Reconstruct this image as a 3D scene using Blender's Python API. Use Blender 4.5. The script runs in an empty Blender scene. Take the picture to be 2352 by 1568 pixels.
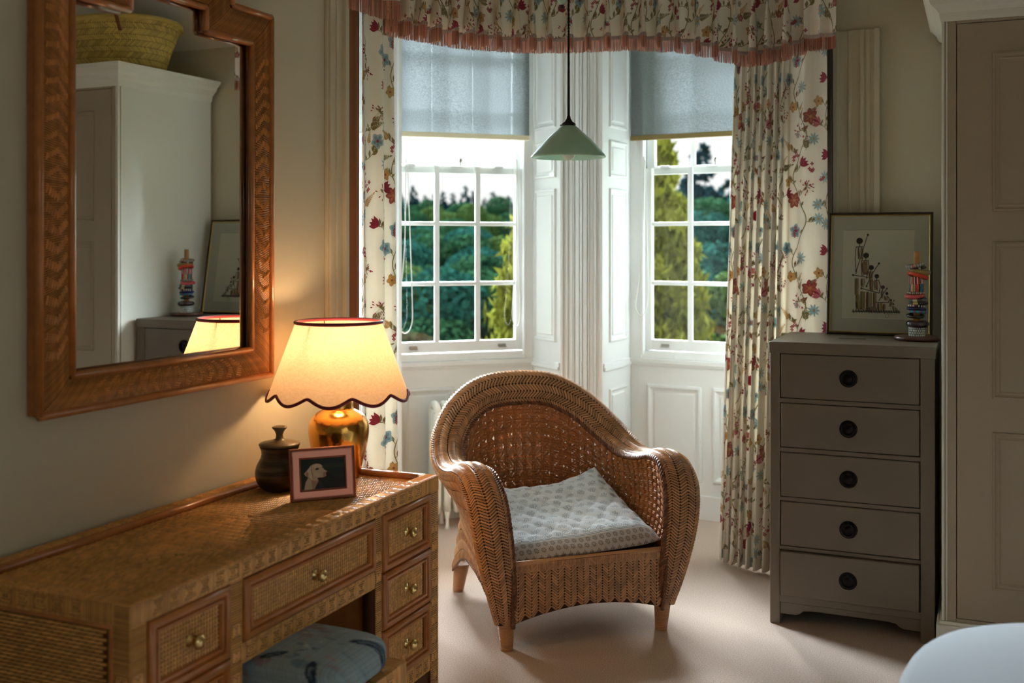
import bpy, math, random
import numpy as np
from mathutils import Vector, Matrix, Euler

# ------------------------------------------------------------------ camera, world, sun, exposure
SC = bpy.context.scene
COL = SC.collection
pi = math.pi
F = 2485.0                      # focal length in pixels of the 2352 px wide frame
YAW = math.radians(23.4)
CAMZ, HOR = 1.5, 560.0
cY, sY = math.cos(YAW), math.sin(YAW)
cam_d = bpy.data.cameras.new('camera')
cam = bpy.data.objects.new('camera', cam_d)
COL.objects.link(cam)
cam.location = (0, 0, CAMZ)
cam.rotation_euler = (pi / 2, 0, YAW)
cam_d.sensor_width = 36
cam_d.lens = F / 2352 * 36
cam_d.shift_y = -(784 - HOR) / 2352
cam_d.clip_start = 0.05
cam_d.clip_end = 1000
cam_d.dof.use_dof = True
cam_d.dof.focus_distance = 3.95
cam_d.dof.aperture_fstop = 2.5
SC.camera = cam

SC.view_settings.view_transform = 'Standard'
SC.view_settings.look = 'None'
SC.view_settings.gamma = 1.0
SC.view_settings.use_curve_mapping = False
SC.view_settings.exposure = 1.72
cy = SC.cycles
cy.use_denoising = True
cy.max_bounces = 10
cy.diffuse_bounces = 6
cy.glossy_bounces = 4
cy.transmission_bounces = 6
cy.transparent_max_bounces = 16
cy.sample_clamp_indirect = 6.0
cy.caustics_reflective = False
cy.caustics_refractive = False

w = bpy.data.worlds.new('overcast_sky')
SC.world = w
w.use_nodes = True
nt = w.node_tree
nt.nodes.clear()
tc = nt.nodes.new('ShaderNodeTexCoord')
sp = nt.nodes.new('ShaderNodeSeparateXYZ')
rmp = nt.nodes.new('ShaderNodeValToRGB')
bgn = nt.nodes.new('ShaderNodeBackground')
wo = nt.nodes.new('ShaderNodeOutputWorld')
nt.links.new(tc.outputs['Generated'], sp.inputs[0])
nt.links.new(sp.outputs['Z'], rmp.inputs[0])
nt.links.new(rmp.outputs[0], bgn.inputs[0])
nt.links.new(bgn.outputs[0], wo.inputs[0])
e = rmp.color_ramp.elements
e[0].position = 0.0; e[0].color = (0.32, 0.315, 0.31, 1)
e[1].position = 1.0; e[1].color = (0.92, 0.97, 1.0, 1)
bgn.inputs[1].default_value = 0.95

sun_d = bpy.data.lights.new('hazy_sun', 'SUN')
sun_d.energy = 26.0
sun_d.angle = math.radians(55)
sun_d.color = (0.82, 0.92, 1.0)
sun = bpy.data.objects.new('hazy_sun', sun_d)
COL.objects.link(sun)
sun.rotation_euler = Vector((0.60, -0.76, -0.36)).to_track_quat('-Z', 'Y').to_euler()

rng = np.random.default_rng(7)
random.seed(7)

# ------------------------------------------------------------------ picture measures -> world
def ray(px, py):
    r, u = (px - 1176) / F, (HOR - py) / F
    return Vector((cY * r - sY, sY * r + cY, u))
def Pd(px, py, d):
    return Vector((0, 0, CAMZ)) + ray(px, py) * d

# ------------------------------------------------------------------ helpers
def lin(c):
    return tuple((x / 255 / 12.92 if x / 255 <= .04045 else ((x / 255 + .055) / 1.055) ** 2.4) for x in c)

def tag(o, label=None, cat=None, group=None, kind=None):
    if label: o['label'] = label
    if cat: o['category'] = cat
    if group: o['group'] = group
    if kind: o['kind'] = kind
    return o

def empty(name, loc=(0, 0, 0), rz=0.0, parent=None):
    o = bpy.data.objects.new(name, None)
    o.empty_display_size = .05
    COL.objects.link(o)
    o.location = loc
    o.rotation_euler = (0, 0, rz)
    o.parent = parent
    return o

def thing(name, label, cat, loc=(0, 0, 0), rz=0.0, group=None, kind=None):
    return tag(empty(name, loc, rz), label, cat, group, kind)

class MB:
    def __init__(s):
        s.v = []; s.f = []; s.n = 0; s.uv = None; s.m = []; s.cur = 0
    def add(s, v, f):
        v = np.asarray(v, float).reshape(-1, 3)
        b = s.n
        s.v.append(v); s.n += len(v)
        if isinstance(f, np.ndarray):
            s.f.extend((f + b).tolist())
        else:
            s.f.extend([[i + b for i in q] for q in f])
        s.m.extend([s.cur] * len(f))
        return s
    def box(s, x0, x1, y0, y1, z0, z1):
        v = [(x, y, z) for x in (x0, x1) for y in (y0, y1) for z in (z0, z1)]
        f = [(0, 1, 3, 2), (4, 6, 7, 5), (0, 4, 5, 1), (2, 3, 7, 6), (0, 2, 6, 4), (1, 5, 7, 3)]
        return s.add(v, f)
    def prism(s, poly, z0, z1):
        n = len(poly)
        v = [(p[0], p[1], z0) for p in poly] + [(p[0], p[1], z1) for p in poly]
        f = [tuple(range(n))[::-1], tuple(range(n, 2 * n))]
        f += [(i, (i + 1) % n, n + (i + 1) % n, n + i) for i in range(n)]
        return s.add(v, f)
    def lathe(s, prof, n=32, c=(0, 0, 0), cap=True):
        m = len(prof)
        a = np.arange(n) * 2 * pi / n
        v = np.array([[(c[0] + r * math.cos(t), c[1] + r * math.sin(t), c[2] + z) for t in a] for r, z in prof]).reshape(-1, 3)
        f = [(i * n + j, i * n + (j + 1) % n, (i + 1) * n + (j + 1) % n, (i + 1) * n + j) for i in range(m - 1) for j in range(n)]
        if cap:
            f.append(tuple(range(n))[::-1]); f.append(tuple(range((m - 1) * n, m * n)))
        return s.add(v, f)
    def tube(s, pts, r=.01, n=8, closed=False, flat=1.0):
        pts = [Vector(p) for p in pts]
        m = len(pts)
        rr = r if hasattr(r, '__len__') else [r] * m
        T = []
        for i in range(m):
            a = pts[(i - 1) % m] if (closed or i > 0) else pts[i]
            b = pts[(i + 1) % m] if (closed or i < m - 1) else pts[i]
            T.append((b - a).normalized())
        up = Vector((0, 0, 1)) if abs(T[0].z) < .9 else Vector((1, 0, 0))
        N = (up - T[0] * up.dot(T[0])).normalized()
        vs = []
        for i in range(m):
            if i:
                N = (N - T[i] * N.dot(T[i])).normalized()
            B = T[i].cross(N)
            for k in range(n):
                t = 2 * pi * k / n
                vs.append(pts[i] + (N * math.cos(t) * flat + B * math.sin(t)) * rr[i])
        f = []
        for i in range(m if closed else m - 1):
            j = (i + 1) % m
            f += [(i * n + k, i * n + (k + 1) % n, j * n + (k + 1) % n, j * n + k) for k in range(n)]
        if not closed:
            f.append(tuple(range(n))[::-1]); f.append(tuple((m - 1) * n + k for k in range(n)))
        return s.add([tuple(v) for v in vs], f)
    def rope(s, pts, R, r, turns, strands=3, n=5, sub=6):
        """strands twisted round a path"""
        pts = spline(pts, sub)
        m = len(pts)
        L = np.concatenate([[0], np.cumsum(np.linalg.norm(np.diff(pts, axis=0), axis=1))]); L /= L[-1]
        T = np.gradient(pts, axis=0); T /= np.linalg.norm(T, axis=1)[:, None]
        N = np.zeros_like(T); up = np.array([0, 0, 1.]) if abs(T[0, 2]) < .9 else np.array([1., 0, 0])
        for i in range(m):
            up = up - T[i] * up.dot(T[i]); up /= np.linalg.norm(up); N[i] = up
        B = np.cross(T, N)
        for k in range(strands):
            a = 2 * pi * (k / strands + L * turns)
            q = pts + (N * np.cos(a)[:, None] + B * np.sin(a)[:, None]) * R
            s.tube(q, r, n)
        return s
    def rings(s, x0, x1, z0, z1, prof, fill=False, y=0.0):
        """rectangular moulding in the XZ plane facing -Y; prof = (inset, height towards -Y)"""
        m = len(prof)
        v = []
        for d, h in prof:
            v += [(x0 + d, y - h, z0 + d), (x1 - d, y - h, z0 + d), (x1 - d, y - h, z1 - d), (x0 + d, y - h, z1 - d)]
        f = [(4 * i + k, 4 * i + (k + 1) % 4, 4 * i + 4 + (k + 1) % 4, 4 * i + 4 + k) for i in range(m - 1) for k in range(4)]
        if fill: f.append(tuple(4 * (m - 1) + k for k in range(4)))
        return s.add(v, f)
    def grid(s, P, flip=False, cyc=False):
        P = np.asarray(P, float)
        nu, nv = P.shape[:2]
        i, j = np.meshgrid(np.arange(nu if cyc else nu - 1), np.arange(nv - 1), indexing='ij')
        i2 = (i + 1) % nu
        q = np.stack([i * nv + j, i2 * nv + j, i2 * nv + j + 1, i * nv + j + 1], -1).reshape(-1, 4)
        if flip: q = q[:, ::-1]
        return s.add(P.reshape(-1, 3), q)
    def build(s, name, mat, parent=None, smooth=True, bevel=0.0, kind=None, sharp=None, solid=0.0, uv=None, M=None, sub=0):
        me = bpy.data.meshes.new(name)
        V = np.concatenate(s.v) if s.v else np.zeros((0, 3))
        if M is not None:
            V = V @ np.array(M.to_3x3()).T + np.array(M.translation)
        me.from_pydata(V.tolist(), [], s.f)
        if smooth:
            me.polygons.foreach_set('use_smooth', [True] * len(me.polygons))
            if sharp: me.set_sharp_from_angle(angle=math.radians(sharp))
        if uv is not None:
            ul = me.uv_layers.new(name='UVMap')
            li = np.zeros(len(me.loops), int); me.loops.foreach_get('vertex_index', li)
            ul.data.foreach_set('uv', np.asarray(uv, float)[li].ravel())
        if isinstance(mat, list):
            for x in mat: me.materials.append(x)
            me.polygons.foreach_set('material_index', s.m)
        else: me.materials.append(mat)
        o = bpy.data.objects.new(name, me)
        COL.objects.link(o)
        o.parent = parent
        if solid:
            md = o.modifiers.new('solid', 'SOLIDIFY'); md.thickness = solid; md.offset = 0
        if bevel:
            md = o.modifiers.new('bevel', 'BEVEL'); md.width = bevel; md.segments = 2; md.limit_method = 'ANGLE'; md.angle_limit = math.radians(40)
        if sub:
            md = o.modifiers.new('sub', 'SUBSURF'); md.levels = sub; md.render_levels = sub
        if kind: o['kind'] = kind
        me.update()
        return o

def spline(pts, sub=8, closed=False):
    P = np.asarray([tuple(p) for p in pts], float)
    n = len(P); out = []
    for i in range(n if closed else n - 1):
        p0 = P[(i - 1) % n] if (closed or i > 0) else 2 * P[0] - P[1]
        p1, p2 = P[i], P[(i + 1) % n]
        p3 = P[(i + 2) % n] if (closed or i < n - 2) else 2 * P[-1] - P[-2]
        for k in range(sub):
            t = k / sub
            out.append(.5 * ((2 * p1) + (-p0 + p2) * t + (2 * p0 - 5 * p1 + 4 * p2 - p3) * t * t + (-p0 + 3 * p1 - 3 * p2 + p3) * t ** 3))
    if not closed: out.append(P[-1])
    return np.array(out)

def resample(P, n):
    P = np.asarray(P, float)
    L = np.concatenate([[0], np.cumsum(np.linalg.norm(np.diff(P[:, :3], axis=0), axis=1))])
    t = np.linspace(0, L[-1], n)
    return np.stack([np.interp(t, L, P[:, k]) for k in range(P.shape[1])], 1)

class Surf:
    """bilinear surface with normals over a grid of points"""
    def __init__(s, P, flip=False):
        s.P = np.asarray(P, float)
        gu = np.gradient(s.P, axis=0); gv = np.gradient(s.P, axis=1)
        N = np.cross(gu, gv); N /= (np.linalg.norm(N, axis=2)[..., None] + 1e-12)
        s.N = -N if flip else N
        s.Lu = np.linalg.norm(np.diff(s.P, axis=0), axis=2).sum(0).mean()
        s.Lv = np.linalg.norm(np.diff(s.P, axis=1), axis=2).sum(1).mean()
    def __call__(s, u, v, w):
        nu, nv = s.P.shape[:2]
        x = np.clip(u / s.Lu, 0, 1) * (nu - 1); y = np.clip(v / s.Lv, 0, 1) * (nv - 1)
        i = np.minimum(x.astype(int), nu - 2); j = np.minimum(y.astype(int), nv - 2)
        fx = (x - i)[..., None]; fy = (y - j)[..., None]
        def bl(A): return (A[i, j] * (1 - fx) * (1 - fy) + A[i + 1, j] * fx * (1 - fy) + A[i, j + 1] * (1 - fx) * fy + A[i + 1, j + 1] * fx * fy)
        return bl(s.P) + bl(s.N) * w[..., None]

class Flat:
    """flat patch: origin, u axis, v axis, normal"""
    def __init__(s, o, u, v, Lu, Lv, n=None):
        s.o = np.array(o, float); s.u = np.array(u, float); s.v = np.array(v, float)
        s.n = np.cross(s.u, s.v) if n is None else np.array(n, float)
        s.Lu, s.Lv = Lu, Lv
    def __call__(s, u, v, w):
        u = np.clip(u, 0, s.Lu); v = np.clip(v, 0, s.Lv)
        return s.o + u[..., None] * s.u + v[..., None] * s.v + w[..., None] * s.n

def pillows(mb, S, A, B, hw, h, st=4, base=0.0, end=.10):
    """little raised strands from A to B (n,2) on a surface"""
    A = np.asarray(A, float).reshape(-1, 2); B = np.asarray(B, float).reshape(-1, 2)
    if not len(A): return
    n = len(A)
    hh = np.broadcast_to(np.asarray(h, float), (n,))
    d = B - A
    p = np.stack([-d[:, 1], d[:, 0]], 1); p /= (np.linalg.norm(p, axis=1)[:, None] + 1e-12)
    ts = np.linspace(0, 1, st)
    pr = np.sin(pi * (end + (1 - 2 * end) * ts))
    pos = A[:, None, None, :] + d[:, None, None, :] * ts[None, :, None, None] + p[:, None, None, :] * (hw * np.array([-1, 0, 1]))[None, None, :, None]
    w = base + hh[:, None, None] * pr[None, :, None] * np.array([-.30, 1, -.30])[None, None, :]
    V = S(pos[..., 0], pos[..., 1], w)
    q = []
    for i in range(st - 1):
        for k in range(2):
            q.append((i * 3 + k, (i + 1) * 3 + k, (i + 1) * 3 + k + 1, i * 3 + k + 1))
    q = np.array(q)[:, ::-1]
    fq = (q[None] + (np.arange(n) * st * 3)[:, None, None]).reshape(-1, 4)
    mb.add(V.reshape(-1, 3), fq)

def herring(Lu, Lv, nc, pitch, slant=.8):
    """chevrons stacked along u in nc columns across v"""
    col = Lv / nc
    A, B = [], []
    for j in range(nc):
        u = np.arange(-col, Lu + col, pitch)
        sg = slant * col * (1 if j % 2 else -1)
        a = np.stack([u - sg / 2, np.full_like(u, j * col + col * .03)], 1)
        b = np.stack([u + sg / 2, np.full_like(u, (j + 1) * col - col * .03)], 1)
        m = (np.minimum(a[:, 0], b[:, 0]) > -col * .2) & (np.maximum(a[:, 0], b[:, 0]) < Lu + col * .2)
        A.append(a[m]); B.append(b[m])
    return np.concatenate(A), np.concatenate(B)

def basket(Lu, Lv, pu, pv, fill=.98, slant=0.0):
    """bumps along u, rows along v, alternate rows shifted by half"""
    A, B = [], []
    for j in range(int(Lv / pv)):
        v = (j + .5) * pv
        u = np.arange(0, Lu + pu, pu) + (pu / 2 if j % 2 else 0)
        a = np.stack([u - pu * fill / 2, np.full_like(u, v - slant)], 1); b = np.stack([u + pu * fill / 2, np.full_like(u, v + slant)], 1)
        m = (a[:, 0] >= -.3 * pu) & (b[:, 0] <= Lu + .3 * pu)
        a, b = a[m], b[m]
        A.append(a); B.append(b)
    return np.concatenate(A), np.concatenate(B)

# ------------------------------------------------------------------ materials
def nodes(name):
    m = bpy.data.materials.new(name); m.use_nodes = True
    n = m.node_tree; b = n.nodes['Principled BSDF']
    return m, n, b

def M(name, col, rough=.5, var=0.0, vscale=6.0, bump=0.0, bscale=200.0, metal=0.0, island=0.0, spec=.5, coat=0.0, sheen=0.0, col2=None, stretch=None, alpha=1.0, trans=0.0):
    m, n, b = nodes(name)
    c = lin(col)
    b.inputs['Roughness'].default_value = rough
    b.inputs['Metallic'].default_value = metal
    b.inputs['Specular IOR Level'].default_value = spec
    b.inputs['Coat Weight'].default_value = coat
    b.inputs['Sheen Weight'].default_value = sheen
    b.inputs['Base Color'].default_value = (*c, 1)
    L = n.links.new
    tcn = n.nodes.new('ShaderNodeTexCoord')
    src = tcn.outputs['Object']
    if stretch:
        mp = n.nodes.new('ShaderNodeMapping'); mp.inputs['Scale'].default_value = stretch
        L(src, mp.inputs[0]); src = mp.outputs[0]
    fac = None
    if var:
        nz = n.nodes.new('ShaderNodeTexNoise'); nz.inputs['Scale'].default_value = vscale; nz.inputs['Detail'].default_value = 4
        L(src, nz.inputs['Vector']); fac = nz.outputs[0]
    if island:
        g = n.nodes.new('ShaderNodeNewGeometry')
        if fac is None: fac = g.outputs['Random Per Island']
        else:
            mx = n.nodes.new('ShaderNodeMath'); mx.operation = 'MULTIPLY_ADD'; mx.inputs[1].default_value = .5
            ml = n.nodes.new('ShaderNodeMath'); ml.operation = 'MULTIPLY'; ml.inputs[1].default_value = .5
            L(fac, ml.inputs[0]); L(g.outputs['Random Per Island'], mx.inputs[0]); L(ml.outputs[0], mx.inputs[2]); fac = mx.outputs[0]
    if fac is not None:
        a = max(var, island)
        c2 = lin(col2) if col2 else None
        r = n.nodes.new('ShaderNodeValToRGB'); L(fac, r.inputs[0])
        r.color_ramp.elements[0].position = .2; r.color_ramp.elements[1].position = .8
        lo = tuple(max(0, x * (1 - a)) for x in c) if not c2 else c2
        hi = tuple(min(1, x * (1 + a)) for x in c) if not c2 else c
        r.color_ramp.elements[0].color = (*lo, 1); r.color_ramp.elements[1].color = (*hi, 1)
        L(r.outputs[0], b.inputs['Base Color'])
    if bump:
        nb = n.nodes.new('ShaderNodeTexNoise'); nb.inputs['Scale'].default_value = bscale; nb.inputs['Detail'].default_value = 3
        L(src, nb.inputs['Vector'])
        bp = n.nodes.new('ShaderNodeBump'); bp.inputs['Strength'].default_value = bump; bp.inputs['Distance'].default_value = .002
        L(nb.outputs[0], bp.inputs['Height']); L(bp.outputs[0], b.inputs['Normal'])
    if alpha < 1: b.inputs['Alpha'].default_value = alpha
    if trans:
        out = [x for x in n.nodes if x.type == 'OUTPUT_MATERIAL'][0]
        t = n.nodes.new('ShaderNodeBsdfTranslucent'); t.inputs[0].default_value = (*c, 1)
        if b.inputs['Base Color'].links: L(b.inputs['Base Color'].links[0].from_socket, t.inputs[0])
        mx = n.nodes.new('ShaderNodeMixShader'); mx.inputs[0].default_value = trans
        L(b.outputs[0], mx.inputs[1]); L(t.outputs[0], mx.inputs[2]); L(mx.outputs[0], out.inputs[0])
    return m

def M_img(name, arr, rough=.8, uvscale=(1, 1), trans=0.0, bump=0.0, sheen=0.0, coat=0.0):
    """material whose flat print is rastered in this script from an array (H,W,3 in 0..1 sRGB)"""
    H, W = arr.shape[:2]
    im = bpy.data.images.new(name, W, H, alpha=False)
    px = np.ones((H, W, 4), np.float32); px[..., :3] = arr
    im.pixels.foreach_set(px.ravel()); im.update(); im.pack()
    m, n, b = nodes(name)
    L = n.links.new
    uvn = n.nodes.new('ShaderNodeUVMap')
    mp = n.nodes.new('ShaderNodeMapping'); mp.inputs['Scale'].default_value = (uvscale[0], uvscale[1], 1)
    t = n.nodes.new('ShaderNodeTexImage'); t.image = im; t.extension = 'REPEAT'
    L(uvn.outputs[0], mp.inputs[0]); L(mp.outputs[0], t.inputs[0]); L(t.outputs[0], b.inputs['Base Color'])
    b.inputs['Roughness'].default_value = rough
    b.inputs['Specular IOR Level'].default_value = .3
    b.inputs['Sheen Weight'].default_value = sheen
    b.inputs['Coat Weight'].default_value = coat
    if bump:
        nb = n.nodes.new('ShaderNodeTexNoise'); nb.inputs['Scale'].default_value = 700
        bp = n.nodes.new('ShaderNodeBump'); bp.inputs['Strength'].default_value = bump; bp.inputs['Distance'].default_value = .001
        L(nb.outputs[0], bp.inputs['Height']); L(bp.outputs[0], b.inputs['Normal'])
    if trans:
        out = [x for x in n.nodes if x.type == 'OUTPUT_MATERIAL'][0]
        tr = n.nodes.new('ShaderNodeBsdfTranslucent'); L(t.outputs[0], tr.inputs[0])
        mx = n.nodes.new('ShaderNodeMixShader'); mx.inputs[0].default_value = trans
        L(b.outputs[0], mx.inputs[1]); L(tr.outputs[0], mx.inputs[2]); L(mx.outputs[0], out.inputs[0])
    return m

def M_glass(name, tint=(1, 1, 1), refl=.06):
    m = bpy.data.materials.new(name); m.use_nodes = True
    n = m.node_tree; n.nodes.clear()
    o = n.nodes.new('ShaderNodeOutputMaterial'); t = n.nodes.new('ShaderNodeBsdfTransparent'); g = n.nodes.new('ShaderNodeBsdfGlossy')
    f = n.nodes.new('ShaderNodeFresnel'); f.inputs[0].default_value = 1.45; mx = n.nodes.new('ShaderNodeMixShader')
    g.inputs['Roughness'].default_value = .02; t.inputs[0].default_value = (*tint, 1)
    gg = n.nodes.new('ShaderNodeNewGeometry'); sb = n.nodes.new('ShaderNodeMath'); sb.operation = 'SUBTRACT'; sb.inputs[0].default_value = 1; ml = n.nodes.new('ShaderNodeMath'); ml.operation = 'MULTIPLY'
    n.links.new(gg.outputs['Backfacing'], sb.inputs[1]); n.links.new(sb.outputs[0], ml.inputs[0]); n.links.new(f.outputs[0], ml.inputs[1]); n.links.new(ml.outputs[0], mx.inputs[0]); n.links.new(t.outputs[0], mx.inputs[1]); n.links.new(g.outputs[0], mx.inputs[2]); n.links.new(mx.outputs[0], o.inputs[0])
    return m

MT = dict(
    wall=M('wall_paint', (207, 200, 176), .85, var=.02, vscale=3, bump=.25, bscale=260),
    ceil=M('ceiling_paint', (232, 228, 218), .9),
    white=M('white_woodwork_paint', (216, 217, 214), .38, bump=.04, bscale=30),
    sash=M('sash_paint', (222, 224, 222), .35, bump=.06, bscale=40),
    carpet=M('beige_carpet', (200, 176, 158), .97, var=.55, vscale=260, bump=1.0, bscale=700, sheen=.3, spec=.1),
    glass=M_glass('window_glass', (.97, .985, .98)),
    rattan=M('honey_rattan', (234, 172, 98), .32, island=.28, var=.1, vscale=14, spec=.55),
    rattan_gap=M('rattan_shadow_gap', (96, 56, 24), .8, var=.1),
    rattan_rod=M('polished_cane_rod', (184, 116, 60), .28, var=.22, vscale=30, stretch=(1, 1, 1), coat=.3),
    wicker=M('wicker_strand', (198, 146, 100), .34, island=.30, var=.15, vscale=9, spec=.6),
    wicker_gap=M('wicker_shadow_gap', (62, 36, 18), .8),
    cane=M('cane_strand', (188, 122, 68), .42, island=.18, var=.12, vscale=9, spec=.45),
    braid=M('dark_wicker_braid', (112, 66, 38), .4, island=.25, spec=.5),
    chest=M('taupe_lacquer', (114, 102, 86), .42, var=.05, vscale=8, bump=.05, bscale=60),
    wardrobe=M('wardrobe_shaded_front_paint', (176, 162, 140), .5),  # front of the wardrobe, its shade put into a darker paint colour
    wardrobe_lit_side=M('wardrobe_lit_side_paint', (236, 236, 226), .5),  # same wardrobe paint made lighter, window light on the side put into the colour
    black=M('black_bronze', (22, 19, 18), .32, metal=.7),
    brass=M('polished_brass', (232, 205, 140), .18, metal=1.0),
    gold=M('hammered_gold', (226, 168, 84), .2, metal=1.0, bump=.6, bscale=45),
    iron=M('dark_iron', (40, 36, 34), .5, metal=.6),
    green=M('green_enamel', (196, 224, 208), .2, coat=.5, var=.04, trans=.35),
    bulb=M('pearl_bulb', (235, 240, 235), .3, trans=.3),
    metal=M('nickel', (150, 148, 140), .35, metal=.9),
    radiator=M('radiator_enamel', (234, 232, 222), .35),
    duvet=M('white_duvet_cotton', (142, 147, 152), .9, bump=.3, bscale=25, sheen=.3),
    dark=M('dark_void', (20, 16, 14), .9),
    mirror_cane=M('amber_cane', (208, 138, 66), .3, island=.25, var=.1, vscale=14, spec=.55),
    straw=M('palm_straw', (196, 168, 84), .6, island=.3, var=.2, vscale=20),
    leather=M('tan_leather', (132, 74, 38), .5),
)
# ------------------------------------------------------------------ the room
XL, YB = -2.12, 4.98
ZC = 3.12
def struct(mb, name, mat, label, cat, **k):
    o = mb.build(name, mat, smooth=k.pop('smooth', False), **k)
    return tag(o, label, cat, kind='structure')

fl = MB().box(-3.4, 3.1, -3.6, 6.5, -.1, 0)
struct(fl, 'floor', MT['carpet'], 'beige carpet covering the whole bedroom floor and the bay', 'floor')
b = MB().box(XL - .2, XL, -3.6, 3.36, 0, ZC)
struct(b, 'wall_left', MT['wall'], 'pale wall behind the mirror and the rattan desk', 'wall')
b = MB().box(-.60, 2.9, YB, YB + .2, 0, ZC)
struct(b, 'wall_back', MT['wall'], 'pale wall behind the grey chest of drawers', 'wall')
b = MB(); b.box(2.9, 3.1, -3.6, -2.0, 0, ZC); b.box(2.9, 3.1, .9, YB, 0, ZC); b.box(2.9, 3.1, -2.0, .9, 0, .5); b.box(2.9, 3.1, -2.0, .9, 2.55, ZC)
struct(b, 'wall_right', MT['wall'], 'pale unseen side wall beyond the bed, with the added fill-light window', 'wall')
b = MB().box(XL, 2.9, -3.6, -3.4, 0, ZC)
struct(b, 'wall_rear', MT['wall'], 'pale rear wall behind the viewpoint', 'wall')
# ceiling: flat over the room and bay, sloping down to the back wall
b = MB().box(-3.4, 3.1, -3.6, 6.5, ZC, ZC + .15)
b.prism([(0, 0), (.52, 0), (.52, .5)], 0, 1)
sl = b.v.pop(); b.n -= len(sl)
sl = np.array([(-.62 if p[2] < .5 else 2.9, YB - .52 + p[0], ZC - p[1]) for p in sl])
b.v.append(sl); b.n += len(sl)
struct(b, 'ceiling', MT['ceil'], 'plain ceiling with a slope down to the back wall', 'ceiling')

def rot2(a): return np.array([[math.cos(a), -math.sin(a)], [math.sin(a), math.cos(a)]])
WW, RD = .86, .35           # recess width at the glass, recess depth
# facets: corner on the glass plane where the local x axis starts, direction angle
A1 = math.radians(42.7)
A2 = math.radians(-6.0)
C1 = np.array([-2.31, 5.626]) - WW * np.array([math.cos(A1), math.sin(A1)])
C2 = np.array([-1.809, 5.865])
A0 = math.radians(88.0)
C0 = np.array([-3.10, 3.80])
PLc = np.array([-2.069, 5.425]); PRc = np.array([-1.84, 5.475])
Zg0, Zpane, Zbar = .965, .302, .028
ZS = .906                    # bottom of lower sash
ZM = 1.925                   # meeting rail top
ZT = 2.92                    # window head

PANEL = [(0, 0), (.004, .012), (.016, .014), (.026, .006), (.034, .002), (.040, .0), (.046, .006), (.052, .006)]
RAISED = [(0, .0), (.003, .012), (.012, .013), (.018, .004), (.034, .002), (.038, .010), (.042, .010)]

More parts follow.
